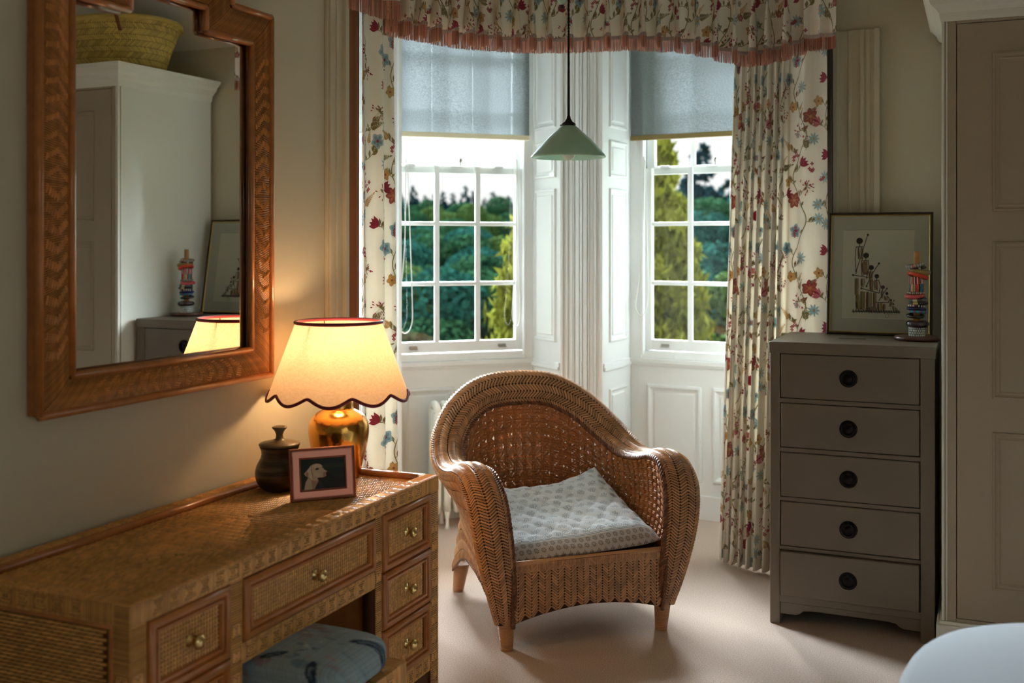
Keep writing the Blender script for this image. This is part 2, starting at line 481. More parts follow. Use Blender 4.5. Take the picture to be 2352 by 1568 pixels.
def facet(no, C, ang, mirror_label, ww=WW, off=0.0, hidden=False):
    M4 = Matrix.Translation((C[0], C[1], 0)) @ Matrix.Rotation(ang, 4, 'Z')
    # --- apron below the window, floor to dado, panelled
    b = MB()
    b.box(0, ww, 0, .12, 0, .84)
    x0, x1 = .10, ww / 2 - .03
    b.rings(x0, x1, .20, .72, PANEL, fill=True)
    b.rings(ww - x1, ww - x0, .20, .72, PANEL, fill=True)
    # skirting board
    b.box(0, ww, -.012, 0, 0, .13)
    # sill with nosing
    b.box(-.005, ww + .005, -.022, .1, .835, .862)
    b.box(0, ww, -.012, .0, .822, .836)
    o = b.build('trim_%d' % no, MT['white'], smooth=False, bevel=.003, M=M4)
    tag(o, 'white panelled apron and sill below the ' + mirror_label, 'panelling', kind='structure')
    # --- wall above the window head
    b = MB().box(-.02, ww + .02, -.0, .14, ZT, ZC)
    b.box(-.06, 0, -.02, .14, 0, ZC); b.box(ww, ww + .06, -.02, .14, 0, ZC)
    tag(b.build('wall_bay_head_%d' % no, MT['white'], smooth=False, M=M4), 'white frame wall round the ' + mirror_label, 'wall', kind='structure')
    # --- the window
    win = thing('window_%d' % no, 'white multi-paned sash window, ' + mirror_label, 'window', (C[0], C[1], 0), ang, kind='structure')
    b = MB()
    b.box(0, .042 + off, -.01, .13, .862, ZT); b.box(ww - .042 + off * 0, ww, -.01, .13, .862, ZT)
    b.box(.02, ww - .02, .0, .13, .862, ZS - .004); b.box(.02, ww - .02, 0, .13, ZT - .05, ZT)
    b.box(.042 + off, .056 + off, -.015, .018, .88, ZT - .04); b.box(ww - .056, ww - .042, -.015, .018, .88, ZT - .04)
    b.build('frame', MT['sash'], win, smooth=False, bevel=.002)
    s0, s1 = .046 + off, ww - .046
    gw = (s1 - s0 - 2 * .046 - 2 * .028) / 3
    def sash(y, zb, zt, zg, name):
        rows = 3
        zr = (zt - .04 - zg - 2 * Zbar) / rows
        if name == 'lower_sash': zr = Zpane
        f = MB()
        f.box(s0, s0 + .046, y, y + .04, zb, zt); f.box(s1 - .046, s1, y, y + .04, zb, zt)
        f.box(s0 + .046, s1 - .046, y, y + .04, zb, zg); f.box(s0 + .046, s1 - .046, y, y + .04, zg + 3 * zr + 2 * Zbar, zt)
        so = f.build(name, MT['sash'], win, smooth=False, bevel=.003)
        g0 = s0 + .046
        for k in (1, 2):
            q = MB(); xa = g0 + k * gw + (k - 1) * .028
            q.prism([(xa, y + .004), (xa + .028, y + .004), (xa + .028, y + .02), (xa + .019, y + .036), (xa + .009, y + .036), (xa, y + .02)], zg, zg + 3 * zr + 2 * Zbar)
            q.build('glazing_bar', MT['sash'], so, smooth=False, bevel=.002)
        for k in (1, 2):
            za = zg + k * zr + (k - 1) * Zbar
            q = MB().box(g0, g0 + 3 * gw + 2 * .028, y + .005, y + .034, za + .003, za + Zbar - .003)
            q.build('glazing_bar', MT['sash'], so, smooth=False, bevel=.005)
        pm = MB().box(-gw / 2 - .003, gw / 2 + .003, -.0015, .0015, -zr / 2 - .003, zr / 2 + .003).build('pane', MT['glass'], so, smooth=False)
        first = True
        for i in range(3):
            for j in range(3):
                p = pm if first else pm.copy()
                if not first: COL.objects.link(p)
                first = False
                p.location = (g0 + gw / 2 + i * (gw + .028), y + .022, zg + zr / 2 + j * (zr + Zbar))
                # old glass: each pane sits very slightly out of true
                p.rotation_euler = (random.uniform(-.004, .004), 0, random.uniform(-.004, .004))
        return so
    lo = sash(.02, ZS, 1.888 + .036, Zg0, 'lower_sash')
    up = sash(.066, 1.890, ZT - .05, 1.936, 'upper_sash')
    # fittings: two lifts on the lower sash, stops and catch on the meeting rail
    for x in (s0 + .13, s1 - .13):
        q = MB().box(x - .022, x + .022, .008, .02, .928, .944)
        q.box(x - .022, x + .022, -.004, .010, .926, .931)
        q.build('sash_lift', MT['metal'], lo, smooth=False, bevel=.002)
    for x in (s0 + .12, s1 - .14):
        MB().box(x - .026, x + .026, .03, .06, 1.922, 1.936).build('window_stop', MT['metal'], lo, smooth=False, bevel=.002)
    q = MB().box(.5 * (s0 + s1) - .03, .5 * (s0 + s1) + .03, .03, .058, 1.922, 1.930)
    q.lathe([(.004, 0), (.004, .018), (.009, .026), (.011, .038), (.006, .048), (.001, .05)], 12, (.5 * (s0 + s1) + .02, .04, 1.928))
    q.build('sash_catch', MT['metal'], lo, bevel=0)
    return M4, win

M1, win1 = facet(1, C1, A1, 'middle one of the bay behind the radiator')
M2, win2 = facet(2, C2, A2, 'right-hand one of the bay beside the long curtain', ww=.90, off=.025)
M0, win0 = facet(3, C0, A0, 'left-hand one of the bay hidden by the left curtain')

def reveal(no, Pa, Pb, label, flip):
    """panelled shutter case from the inner corner Pa to the glass corner Pb; panels on the visible side"""
    Pa, Pb = np.array(Pa), np.array(Pb)
    d = Pb - Pa; L = np.linalg.norm(d); ang = math.atan2(d[1], d[0])
    # local x from Pa to Pb, visible side is -Y (flip False) or +Y
    b = MB()
    b.box(0, L, 0, .05, 0, ZC)
    xa, xb = L * .12 if flip else L * .12, L * .88
    wd = min(L - .06, .24)
    xa, xb = (L - wd) / 2, (L + wd) / 2
    for z0, z1 in ((.06, .72), (.97, 1.80), (1.86, 2.06), (2.13, 2.85)):
        b.rings(xa, xb, z0 if z0 > .1 else .2, z1, RAISED, fill=True)
    b.box(0, L, -.014, 0, .822, .84); b.box(0, L, -.008, 0, .84, .862); b.box(0, L, -.012, 0, 0, .13)
    M4 = Matrix.Translation((Pa[0], Pa[1], 0)) @ Matrix.Rotation(ang, 4, 'Z')
    if flip:
        for v in b.v: v[:, 1] *= -1
        b.f = [list(q)[::-1] for q in b.f]
    o = b.build('trim_%d' % no, MT['white'], smooth=False, bevel=.0025, M=M4)
    tag(o, label, 'shutter', kind='structure')

c1, s1_ = math.cos(A1), math.sin(A1)
C1R = C1 + WW * np.array([c1, s1_])
c2, s2 = math.cos(A2), math.sin(A2)
C2R = C2 + .90 * np.array([c2, s2])
n1 = np.array([s1_, -c1]); n2 = np.array([s2, -c2])       # towards the room
C0R = C0 + WW * np.array([math.cos(A0), math.sin(A0)]); n0 = np.array([math.sin(A0), -math.cos(A0)])
reveal(4, PLc, C1R, 'white panelled window shutter just left of the fluted pillar', True)
reveal(5, PRc, C2, 'white panelled window shutter just right of the fluted pillar', False)
I1L = C1 + n1 * RD; reveal(6, I1L, C1, 'white panelled window shutter at the left side of the middle window', False)
I2R = C2R + n2 * RD; reveal(7, I2R, C2R, 'white panelled window shutter behind the right curtain', True)
I0L = C0 + n0 * .30; I0R = C0R + n0 * .30
reveal(8, I0L, C0, 'white panelled window shutter behind the left curtain', False)
reveal(9, I0R, C0R, 'white panelled window shutter between the two left bay windows', True)

def fluted(no, Pa, Pb, label, prof, name='trim'):
    """vertical moulded board between two plan points, profile in (fraction, projection)"""
    Pa, Pb = np.array(Pa), np.array(Pb)
    d = Pb - Pa; L = np.linalg.norm(d); u = d / L; n = np.array([u[1], -u[0]])
    poly = [tuple(Pa + u * L * t + n * h) for t, h in prof]
    poly += [tuple(Pb - n * .06), tuple(Pa - n * .06)]
    o = MB().prism(poly, 0, ZC).build('%s_%d' % (name, no), MT['white'], smooth=True, sharp=35)
    tag(o, label, 'pillar', kind='structure')
def flutes():
    p = [(0, 0), (.015, .012), (.06, .014), (.075, .014), (.085, .002), (.14, .002)]
    def bead(a, b_, h):
        k = 8
        return [(a + (b_ - a) * i / k, h * math.sin(pi * i / k) + .002) for i in range(k + 1)]
    p += bead(.15, .21, .012) + [(.22, .004), (.30, .006)] + bead(.31, .36, .010) + [(.37, .014)]
    p += [(.45, .020)] + bead(.46, .54, .028)[1:-1]
    q = [(1 - a, h) for a, h in p[::-1]]
    return p + [x for x in q if x[0] > .54 + 1e-6]
fluted(10, PLc, PRc, 'white fluted pillar between the two visible windows', flutes())
fluted(11, I1L - .10 * np.array([c1, s1_]), I1L + .022 * np.array([c1, s1_]), 'white moulded window casing beside the left curtain',
       [(0, 0), (.05, .012), (.22, .014), (.26, .004), (.36, .008), (.42, .016), (.5, .018), (.55, .006), (.8, .006), (.88, .014), (1, .014)])
# remaining bay walls
def wallseg(name, Pa, Pb, label, t=.12):
    Pa, Pb = np.array(Pa), np.array(Pb); d = Pb - Pa; u = d / np.linalg.norm(d); n = np.array([u[1], -u[0]])
    o = MB().prism([tuple(Pa), tuple(Pb), tuple(Pb - n * t), tuple(Pa - n * t)], 0, ZC).build(name, MT['white'], smooth=False)
    tag(o, label, 'wall', kind='structure')
wallseg('wall_bay_left', (XL, 3.36), I0L, 'white bay wall behind the left curtain')
wallseg('wall_bay_corner', I0R, I1L - .10 * np.array([c1, s1_]), 'white bay corner behind the left curtain')
wallseg('wall_bay_right', I2R, (-.58, YB), 'white bay wall behind the right curtain')
b = MB().box(-.68, -.601, YB, YB + .4, 0, ZC)
struct(b, 'wall_bay_return', MT['white'], 'white end of the bay opening behind the right curtain', 'wall')

# architraves at the mouth of the bay
b = MB()
for i, (a0, a1, h) in enumerate(((3.235, 3.36, .012), (3.245, 3.262, .02), (3.29, 3.30, .018), (3.335, 3.36, .026))):
    b.box(XL, XL + h, a0, a1, 0, ZC)
struct(b, 'trim_12', MT['wall'], 'moulded architrave at the left edge of the bay, next to the lamp', 'architrave', bevel=.003)
b = MB()
yy = YB
def vprof(b, xs, z1):
    for (x0, x1, h) in xs: b.box(x0, x1, yy - h, yy, 0, z1)
vprof(b, ((-.60, -.40, .014), (-.60, -.575, .03), (-.535, -.52, .022), (-.485, -.465, .026), (-.46, -.44, .018), (-.425, -.40, .034)), 2.44)
struct(b, 'trim_13', MT['wall'], 'moulded architrave on the back wall between the curtain and the picture', 'architrave', bevel=.004)
b = MB().box(-.40, 2.9, YB - .018, YB, 0, .16)
b.box(-.40, 2.9, YB - .024, YB, .15, .17)
struct(b, 'baseboard_back', MT['white'], 'white skirting board along the back wall', 'baseboard', bevel=.003)
b = MB().box(XL, XL + .018, -3.4, 3.235, 0, .16)
struct(b, 'baseboard_left', MT['white'], 'white skirting board along the left wall behind the desk', 'baseboard', bevel=.003)

wr = thing('window_4', 'wide white window added for fill light in the unseen wall beyond the bed', 'window', (3.0, 0, 0), 0, kind='structure')  # out of view, added to bring fill light into the room
b = MB()
for y0, y1 in ((-2.0, -1.94), (-1.06, -1.0), (-.06, .0), (.84, .9)): b.box(-.04, .04, y0, y1, .5, 2.55)
b.box(-.04, .04, -2.0, .9, .5, .56); b.box(-.04, .04, -2.0, .9, 2.49, 2.55); b.box(-.03, .03, -2.0, .9, 1.50, 1.54)
b.build('frame', MT['sash'], wr, smooth=False, bevel=.003)
for y0, y1 in ((-1.94, -1.06), (-1.0, -.06), (.0, .84)):
    MB().box(-.002, .002, y0, y1, .56, 2.49).build('pane', MT['glass'], wr, smooth=False)
# ------------------------------------------------------------------ printed cloth, rastered here
def canvas(W, H, bg):
    a = np.empty((H, W, 3), np.float32); a[:] = np.array(bg, np.float32) / 255
    return a

class Pen:
    """soft-edged shapes on a wrapping canvas; y up"""
    def __init__(s, a): s.a = a; s.H, s.W = a.shape[:2]
    def _box(s, x0, x1, y0, y1):
        xs = np.arange(int(x0) - 2, int(x1) + 3); ys = np.arange(int(y0) - 2, int(y1) + 3)
        return np.meshgrid(xs, ys), np.ix_(ys % s.H, xs % s.W)
    def _put(s, ix, m, col, al=1.0):
        m = (np.clip(m, 0, 1) * al)[..., None]
        s.a[ix] = s.a[ix] * (1 - m) + np.array(col, np.float32) / 255 * m
    def ell(s, x, y, rx, ry, ang, col, al=1.0, pointy=0.0):
        R = max(rx, ry) + 2
        (X, Y), ix = s._box(x - R, x + R, y - R, y + R)
        c, n = math.cos(ang), math.sin(ang)
        u = (X - x) * c + (Y - y) * n; v = -(X - x) * n + (Y - y) * c
        ryy = ry * (1 - pointy * np.clip(np.abs(u) / rx, 0, 1) ** 1.5) + 1e-3 if pointy else ry
        d = np.sqrt((u / rx) ** 2 + (v / ryy) ** 2)
        s._put(ix, (1 - d) * min(rx, ry) + .5, col, al)
    def line(s, P, w, col, al=1.0):
        P = np.asarray(P, float)
        for a, b in zip(P[:-1], P[1:]):
            (X, Y), ix = s._box(min(a[0], b[0]) - w, max(a[0], b[0]) + w, min(a[1], b[1]) - w, max(a[1], b[1]) + w)
            d = b - a; L = d @ d + 1e-9
            t = np.clip(((X - a[0]) * d[0] + (Y - a[1]) * d[1]) / L, 0, 1)
            r = np.hypot(X - a[0] - t * d[0], Y - a[1] - t * d[1])
            s._put(ix, w / 2 - r + .5, col, al)
    def poly(s, P, col, al=1.0, soft=1.0):
        P = np.asarray(P, float)
        (X, Y), ix = s._box(P[:, 0].min() - 3, P[:, 0].max() + 3, P[:, 1].min() - 3, P[:, 1].max() + 3)
        ins = np.zeros(X.shape, bool); dm = np.full(X.shape, 1e9)
        for a, b in zip(P, np.roll(P, -1, 0)):
            c = ((a[1] > Y) != (b[1] > Y)) & (X < (b[0] - a[0]) * (Y - a[1]) / (b[1] - a[1] + 1e-9) + a[0]); ins ^= c
            d = b - a; t = np.clip(((X - a[0]) * d[0] + (Y - a[1]) * d[1]) / (d @ d + 1e-9), 0, 1)
            dm = np.minimum(dm, np.hypot(X - a[0] - t * d[0], Y - a[1] - t * d[1]))
        s._put(ix, np.where(ins, dm, -dm) / soft + .5, col, al)
    def flower(s, x, y, R, n, cols, ang=0, thin=.36):
        for k in range(n):
            t = ang + 2 * pi * k / n
            s.ell(x + math.cos(t) * R * .56, y + math.sin(t) * R * .56, R * .5, R * thin, t, cols[0], pointy=.3)
        for k in range(n):
            t = ang + 2 * pi * k / n
            s.ell(x + math.cos(t) * R * .45, y + math.sin(t) * R * .45, R * .3, R * thin * .45, t, cols[1], .8)
        s.ell(x, y, R * .2, R * .2, 0, cols[2])
    def leaf(s, x, y, L, ang, col, vein=None):
        s.ell(x + math.cos(ang) * L / 2, y + math.sin(ang) * L / 2, L / 2, L * .20, ang, col, pointy=.75)
        if vein: s.line([(x, y), (x + math.cos(ang) * L * .9, y + math.sin(ang) * L * .9)], 1.2, vein, .8)
    def fern(s, x, y, L, ang, col, n=7, w=3):
        p = np.array([x, y]); d = np.array([math.cos(ang), math.sin(ang)])
        s.line([p, p + d * L], w, col)
        for k in range(1, n + 1):
            q = p + d * L * k / (n + .5); l = L * .30 * (1.15 - k / (n + 1))
            for sg in (-1, 1): s.leaf(q[0], q[1], l, ang + sg * .8, col)
        s.leaf(*(p + d * L * .93), L * .2, ang, col)

CRIM, PINK, RUST, BLUE, OCH, OLI, BRN = (164, 66, 84), (204, 134, 140), (170, 104, 88), (172, 192, 192), (204, 170, 120), (148, 138, 102), (142, 106, 78)
def bez(P, n=18):
    return spline([(p[0], p[1], 0) for p in P], n)[:, :2]

def floral(W=1000, H=1400, bg=(246, 240, 227), warm=False):
    a = canvas(W, H, bg); p = Pen(a); R = random.Random(4)
    # meandering vines
    for k, x0 in enumerate((170, 500, 830)):
        pts = [(x0 + 75 * math.sin(2 * pi * (i / 8 * 2) + k * 2.1), i / 8 * H) for i in range(9)]
        c = bez(pts, 12)
        p.line(c, 8, OLI if k != 1 else (168, 140, 92)); p.line(c, 3, (160, 150, 104), .7)
        for i in range(4, len(c) - 4, 7):
            x, y = c[i]; sd = 1 if (i // 7) % 2 else -1
            tip = (x + sd * R.uniform(60, 110), y + R.uniform(20, 85))
            mid = ((x + tip[0]) / 2, (y + tip[1]) / 2 - sd * 14)
            br = bez([(x, y), mid, tip], 8); p.line(br, 4.5, OLI)
            for q in br[3::4]:
                p.leaf(q[0], q[1], R.uniform(38, 62), R.uniform(.2, 2.9), R.choice([OLI, (150, 140, 96), OLI, BRN]), (170, 165, 120))
            kind = R.randrange(8)
            ang = math.atan2(tip[1] - y, tip[0] - x)
            if kind == 0: p.flower(*tip, 66, 6, (RUST, (206, 140, 120), OCH), R.random(), .34)
            elif kind == 1: p.flower(*tip, 56, 5, (BLUE, (124, 158, 168), CRIM), R.random(), .44)
            elif kind == 2:                                   # crimson lily
                for dv in (-.5, -.15, .25, .6): p.leaf(*tip, 84, ang + dv, CRIM, PINK)
            elif kind == 3:                                   # burst of buds
                for q in range(20):
                    t = R.uniform(0, 2 * pi); r = R.uniform(10, 62)
                    p.line([tip, (tip[0] + r * math.cos(t), tip[1] + r * math.sin(t))], 1, OLI, .6)
                    p.leaf(tip[0] + r * math.cos(t), tip[1] + r * math.sin(t), 22, t, CRIM)
            elif kind == 4: p.flower(*tip, 50, 9, (BLUE, (170, 200, 204), OCH), R.random(), .16)
            elif kind == 5: p.fern(*tip, 140, ang + R.uniform(-.2, .8), R.choice([OLI, OCH, (140, 130, 80)]), 8)
            elif kind == 6:
                for dv in (-.7, -.35, 0, .35, .7): p.leaf(*tip, 74, ang + dv, PINK if dv else CRIM, CRIM)
            else: p.flower(*tip, 44, 5, (OCH, (216, 180, 120), RUST), R.random(), .4)
    for _ in range(26):                                       # small sprigs between
        x, y = R.uniform(0, W), R.uniform(0, H)
        if R.random() < .4: p.fern(x, y, R.uniform(75, 120), R.uniform(.6, 2.5), R.choice([OCH, OLI, (178, 160, 112)]), 7, 3)
        elif R.random() < .6:
            for q in range(5): p.flower(x + R.uniform(-40, 40), y + R.uniform(-40, 40), 15, 4, (CRIM, PINK, OCH))
        else: p.flower(x, y, 28, 6, (R.choice([BLUE, PINK, RUST]), PINK, OCH))
    yy, xx = np.mgrid[0:H, 0:W]
    a *= (1 + .015 * np.sin(xx * 2.1) + .015 * np.sin(yy * 2.3))[..., None] + np.random.default_rng(3).normal(0, .012, (H, W, 1))
    return np.clip(a, 0, 1)

FL = floral()
MT['floral'] = M_img('floral_linen', FL, .85, trans=.26, bump=.15)
MT['lining_or_gap_shade'] = M('brown_curtain_lining', (150, 96, 56), .8, trans=.25)
MT['fringe'] = M('pink_brown_fringe', (208, 152, 132), .75, island=.35, trans=.2)
MT['gimp'] = M('grey_pink_gimp', (188, 172, 164), .8, island=.25)

def drape(name, top, bot, ztop, zbot, nf, amp, label, cat, mat, n=420, nz=48, gather=1.7, group=None, phase=0.0, wide=None, tile=.54, uoff=0.0, solid=.003):
    """pleated hanging cloth between a top and a bottom plan line"""
    T = resample(spline([(x, y, 0) for x, y in top], 10), n)[:, :2]
    Bt = resample(spline([(x, y, 0) for x, y in bot], 10), n)[:, :2]
    s = np.linspace(0, 1, n)
    ph = s if wide is None else np.interp(s, wide[0], wide[1])
    fold = np.sin(2 * pi * nf * ph + phase + .6 * np.sin(2 * pi * nf * .31 * ph + 1))
    fold = np.sign(fold) * np.abs(fold) ** .8
    f2 = .35 * np.sin(2 * pi * nf * 1.9 * ph + 2.0)
    P = np.zeros((n, nz, 3)); uv = np.zeros((n, nz, 2))
    d = np.gradient(T, axis=0); d /= np.linalg.norm(d, axis=1)[:, None]; nn = np.stack([d[:, 1], -d[:, 0]], 1)
    L = np.concatenate([[0], np.cumsum(np.linalg.norm(np.diff(T, axis=0), axis=1))])
    _g = gather
    ag = amp * np.interp(s, *( ([0, 1], [1, 1]) if wide is None else (wide[0], wide[2] if len(wide) > 2 else np.ones(len(wide[0])))))
    zb = zbot if hasattr(zbot, '__len__') else np.full(n, zbot)
    zt = np.full(n, ztop)
    for k in range(nz):
        t = k / (nz - 1)
        A = T * (1 - t) + Bt * t
        am = ag * (.8 + .45 * t)
        wob = .25 * np.sin(3.1 * t + 9 * s)
        off = am * (fold * (1 + .15 * wob) + f2 * (.5 + .6 * t) * .8)
        P[:, k, :2] = A + nn * off[:, None]
        P[:, k, :2] += d * (am * .45 * np.cos(2 * pi * nf * ph + phase))[:, None]
        P[:, k, 2] = zt * (1 - t) + zb * t
        uv[:, k, 1] = P[:, k, 2] / (tile * 1.4)
    mid = P[:, nz // 2, :2]; La = np.concatenate([[0], np.cumsum(np.linalg.norm(np.diff(mid, axis=0), axis=1))])
    uv[:, :, 0] = (La / tile + uoff)[:, None]
    mb = MB().grid(P)
    o = mb.build(name, mat, uv=uv.reshape(-1, 2), solid=solid)
    if cat: tag(o, label, cat, group)
    return o, P

def q(px, d): 
    p = Pd(px, HOR, d); return (p.x, p.y)

# right curtain: narrow pleats, then one broad flat fold at the outer edge
rt = [q(1691, 4.98), q(1740, 4.93), q(1795, 4.86), q(1850, 4.78), q(1896, 4.72)]
rb = [q(1654, 5.10), q(1690, 5.0), q(1745, 4.92), q(1850, 4.80), q(1900, 4.72)]
ss = np.linspace(0, 1, 50)
wide = (ss, np.where(ss < .60, ss / .60 * .86, .86 + (ss - .60) / .40 * .14), np.where(ss < .60, 1.0, .45))
rc, _ = drape('curtain', rt, rb, 2.62, .02, 9, .028, 'long cream floral curtain hanging right of the windows, behind the grey chest', 'curtain', MT['floral'],
              wide=wide, gather=1.5, group='floral bay curtains')
# left curtain, its brown lined edge against the wall
lt = [q(822, 4.02), q(850, 4.12), q(880, 4.26), q(896, 4.40)]
lb = [q(822, 4.02), q(850, 4.12), q(885, 4.26), q(908, 4.42)]
lc, _ = drape('curtain', lt, lb, 2.62, .02, 2.4, .020, 'cream floral curtain hanging left of the windows, behind the lamp', 'curtain', MT['floral'],
              gather=1.35, n=160, group='floral bay curtains', uoff=.37, phase=.6)
ll, _ = drape('lining_or_gap_shade', [q(797, 3.97), q(806, 3.93), q(826, 4.05)], [q(797, 3.97), q(806, 3.93), q(826, 4.05)], 2.62, .02, 2.0, .008, None, None, MT['lining_or_gap_shade'], n=60)
ll.parent = lc

rgap_, _ = drape('lining_or_gap_shade', [q(1893, 4.80), q(1903, 4.77), q(1912, 4.745)], [q(1893, 4.80), q(1903, 4.77), q(1912, 4.745)], 2.62, .02, 1.0, .004, None, None, M('dark_gap_shade', (58, 42, 32), .9), n=40)  # added dark strip: shade of the gap beside the right curtain, put in as colour
rgap_.parent = rc

# pelmet (gathered valance) with its fringe
def vbottom(px, branch=0):
    if branch == 0:
        return np.interp(px, [885, 920, 960, 1000, 1050, 1100, 1200, 1300, 1400, 1450, 1500, 1560, 1620, 1680, 1715, 1760, 1800, 1850, 1925],
                         [76, 84, 92, 99, 108, 113, 120, 120, 116, 113, 116, 118, 129, 146, 152, 146, 136, 119, 112])
plan = [(884, 4.24), (920, 4.30), (1000, 4.42), (1100, 4.54), (1200, 4.62), (1300, 4.68), (1400, 4.72), (1500, 4.76), (1600, 4.78), (1700, 4.76), (1780, 4.68), (1850, 4.58), (1924, 4.48)]
ppx = np.array([p[0] for p in plan]); pd = np.array([p[1] for p in plan])
nV = 1500
pxs = np.linspace(884, 1924, nV)
dep = np.interp(pxs, ppx, pd)
# smooth the plan
k_ = np.ones(161) / 161
dep = np.convolve(np.pad(dep, 80, mode='reflect', reflect_type='odd'), k_, 'valid')
base = np.array([q(a, b_) for a, b_ in zip(pxs, dep)])
ybot = vbottom(pxs)
zb = CAMZ + (HOR - ybot) / F * dep
Ls = np.concatenate([[0], np.cumsum(np.linalg.norm(np.diff(base, axis=0), axis=1))])
dd = np.gradient(base, axis=0); dd /= np.linalg.norm(dd, axis=1)[:, None]; nrm = np.stack([dd[:, 1], -dd[:, 0]], 1)
rr_ = random.Random(3)
# irregular box-like gathers
edges = [0.0]
while edges[-1] < Ls[-1]: edges.append(edges[-1] + rr_.uniform(.062, .098))
edges = np.array(edges)
ph = np.interp(Ls, edges, np.arange(len(edges)))
fold = np.sin(2 * pi * ph); fold = np.sign(fold) * np.abs(fold) ** .55
flat = np.interp(pxs, [1830, 1850], [1, .25])
val = thing('pelmet', 'gathered cream floral pelmet with a pink-brown fringe across the top of the bay', 'pelmet', (0, 0, 0))
def vgrid(zlo, zhi, nz, amp0, out, tile=.54):
    P = np.zeros((nV, nz, 3)); uv = np.zeros((nV, nz, 2))
    for k in range(nz):
        t = k / (nz - 1)
        z = zhi * (1 - t) + zlo * t
        am = amp0 * np.clip((2.80 - z) / .35, .25, 1.1) * flat
        xy = base + nrm * (am * fold + out)[:, None] + dd * (am * .55 * np.cos(2 * pi * ph))[:, None]
        P[:, k, :2] = xy; P[:, k, 2] = z
        uv[:, k, 1] = z / (tile * 1.4) + .12
    La = np.concatenate([[0], np.cumsum(np.linalg.norm(np.diff(P[:, -1, :2], axis=0), axis=1))])
    uv[:, :, 0] = (La / tile)[:, None]
    return P, uv
zfr = zb + .056
P, uv = vgrid(zfr + .008, np.full(nV, 2.80), 16, .044, 0)
MB().grid(P).build('valance_cloth', MT['floral'], val, uv=uv.reshape(-1, 2), solid=.003)
# gimp braid: small bumps along the seam
P, _ = vgrid(zfr - .002, zfr + .014, 3, .044, .004)
S = Surf(P); g = MB(); g.grid(P)
x = np.arange(.004, S.Lu - .004, .0062)
pillows(g, S, np.stack([x, np.full_like(x, .002)], 1), np.stack([x + .002, np.full_like(x, S.Lv - .002)], 1), .0030, .003)
gi = g.build('gimp_braid', MT['gimp'], val, kind='stuff')
# fringe strands
def fringe(Pf, parent, step=.0034, jit=.006):
    S = Surf(Pf); g = MB()
    x = np.arange(.002, S.Lu - .002, step); jj = rng.normal(0, .0012, len(x))
    A = np.stack([x, np.zeros_like(x)], 1); B_ = np.stack([x + jj, S.Lv - rng.uniform(0, jit, len(x))], 1)
    pillows(g, S, A, B_, .0016, .0022, st=4, base=.0)
    g.build('fringe', MT['fringe'], parent, kind='stuff')
P, _ = vgrid(zb, zfr, 6, .045, .002)
fringe(P, val)
# left return of the pelmet, nearer than the rest
ret = [q(798, 3.91), q(840, 3.93), q(880, 3.95), q(914, 3.98), q(900, 4.10), q(884, 4.24)]
Tn = 260
Tp = resample([(x, y, 0) for x, y in ret], Tn)[:, :2]
lr = np.linspace(0, 1, Tn); 
zr_ = np.interp(lr, [0, .3, .62, 1], [2.345, 2.318, 2.325, 2.33])
fo = .010 * np.sin(2 * pi * lr * 3.3)
dT = np.gradient(Tp, axis=0); dT /= np.linalg.norm(dT, axis=1)[:, None]; nT = np.stack([dT[:, 1], -dT[:, 0]], 1)
def rgrid(za, zb_, nz, out=0):
    P = np.zeros((Tn, nz, 3)); uv = np.zeros((Tn, nz, 2))
    for k in range(nz):
        t = k / (nz - 1)
        P[:, k, :2] = Tp + nT * (fo + out)[:, None]; P[:, k, 2] = za * (1 - t) + zb_ * t
        uv[:, k, 0] = lr * .9 + .3; uv[:, k, 1] = P[:, k, 2] / .87
    return P, uv
P, uv = rgrid(np.full(Tn, 2.80), zr_ + .06, 8)
MB().grid(P).build('valance_return', MT['floral'], val, uv=uv.reshape(-1, 2), solid=.003)
P, _ = rgrid(zr_ + .07, zr_, 5, .003); fringe(P, val)
# closed pelmet board on top
bd = MB()
top = [tuple(p) for p in base[::60]] + [tuple(base[-1])]
bd_poly = [(XL + .005, 3.50)] + [tuple(Tp[i]) for i in (0, 60, 120)] + top + [(-.56, 4.97)]
bd.prism(bd_poly[::1], 2.79, 2.805)
bd.build('pelmet_board', MT['white'], val, smooth=False)

# ------------------------------------------------------------------ roller blinds
bl_ = bpy.data.materials.new('blue_grey_voile'); bl_.use_nodes = True
n = bl_.node_tree; n.nodes.clear(); L = n.links.new
o_ = n.nodes.new('ShaderNodeOutputMaterial'); df = n.nodes.new('ShaderNodeBsdfDiffuse'); tl = n.nodes.new('ShaderNodeBsdfTranslucent'); tp = n.nodes.new('ShaderNodeBsdfTransparent')
m1 = n.nodes.new('ShaderNodeMixShader'); m2 = n.nodes.new('ShaderNodeMixShader')
tcc = n.nodes.new('ShaderNodeTexCoord'); nz_ = n.nodes.new('ShaderNodeTexNoise'); nz_.inputs['Scale'].default_value = 160
mpp = n.nodes.new('ShaderNodeMapping'); mpp.inputs['Scale'].default_value = (1, 1, 2.2)
cr = n.nodes.new('ShaderNodeValToRGB'); cr.color_ramp.elements[0].color = (*lin((98, 105, 106)), 1); cr.color_ramp.elements[1].color = (*lin((138, 145, 147)), 1)
cr.color_ramp.elements[0].position = .3; cr.color_ramp.elements[1].position = .7
L(tcc.outputs['Object'], mpp.inputs[0]); L(mpp.outputs[0], nz_.inputs['Vector']); L(nz_.outputs[0], cr.inputs[0])
for x in (df, tl): L(cr.outputs[0], x.inputs[0])
m1.inputs[0].default_value = .13; m2.inputs[0].default_value = .03
L(df.outputs[0], m1.inputs[1]); L(tl.outputs[0], m1.inputs[2]); L(m1.outputs[0], m2.inputs[1]); L(tp.outputs[0], m2.inputs[2]); L(m2.outputs[0], o_.inputs[0])
MT['blind'] = bl_
MT['bar1'] = M('cream_blind_bar', (232, 222, 190), .5)
MT['bar2'] = M('olive_blind_bar', (132, 112, 62), .5)
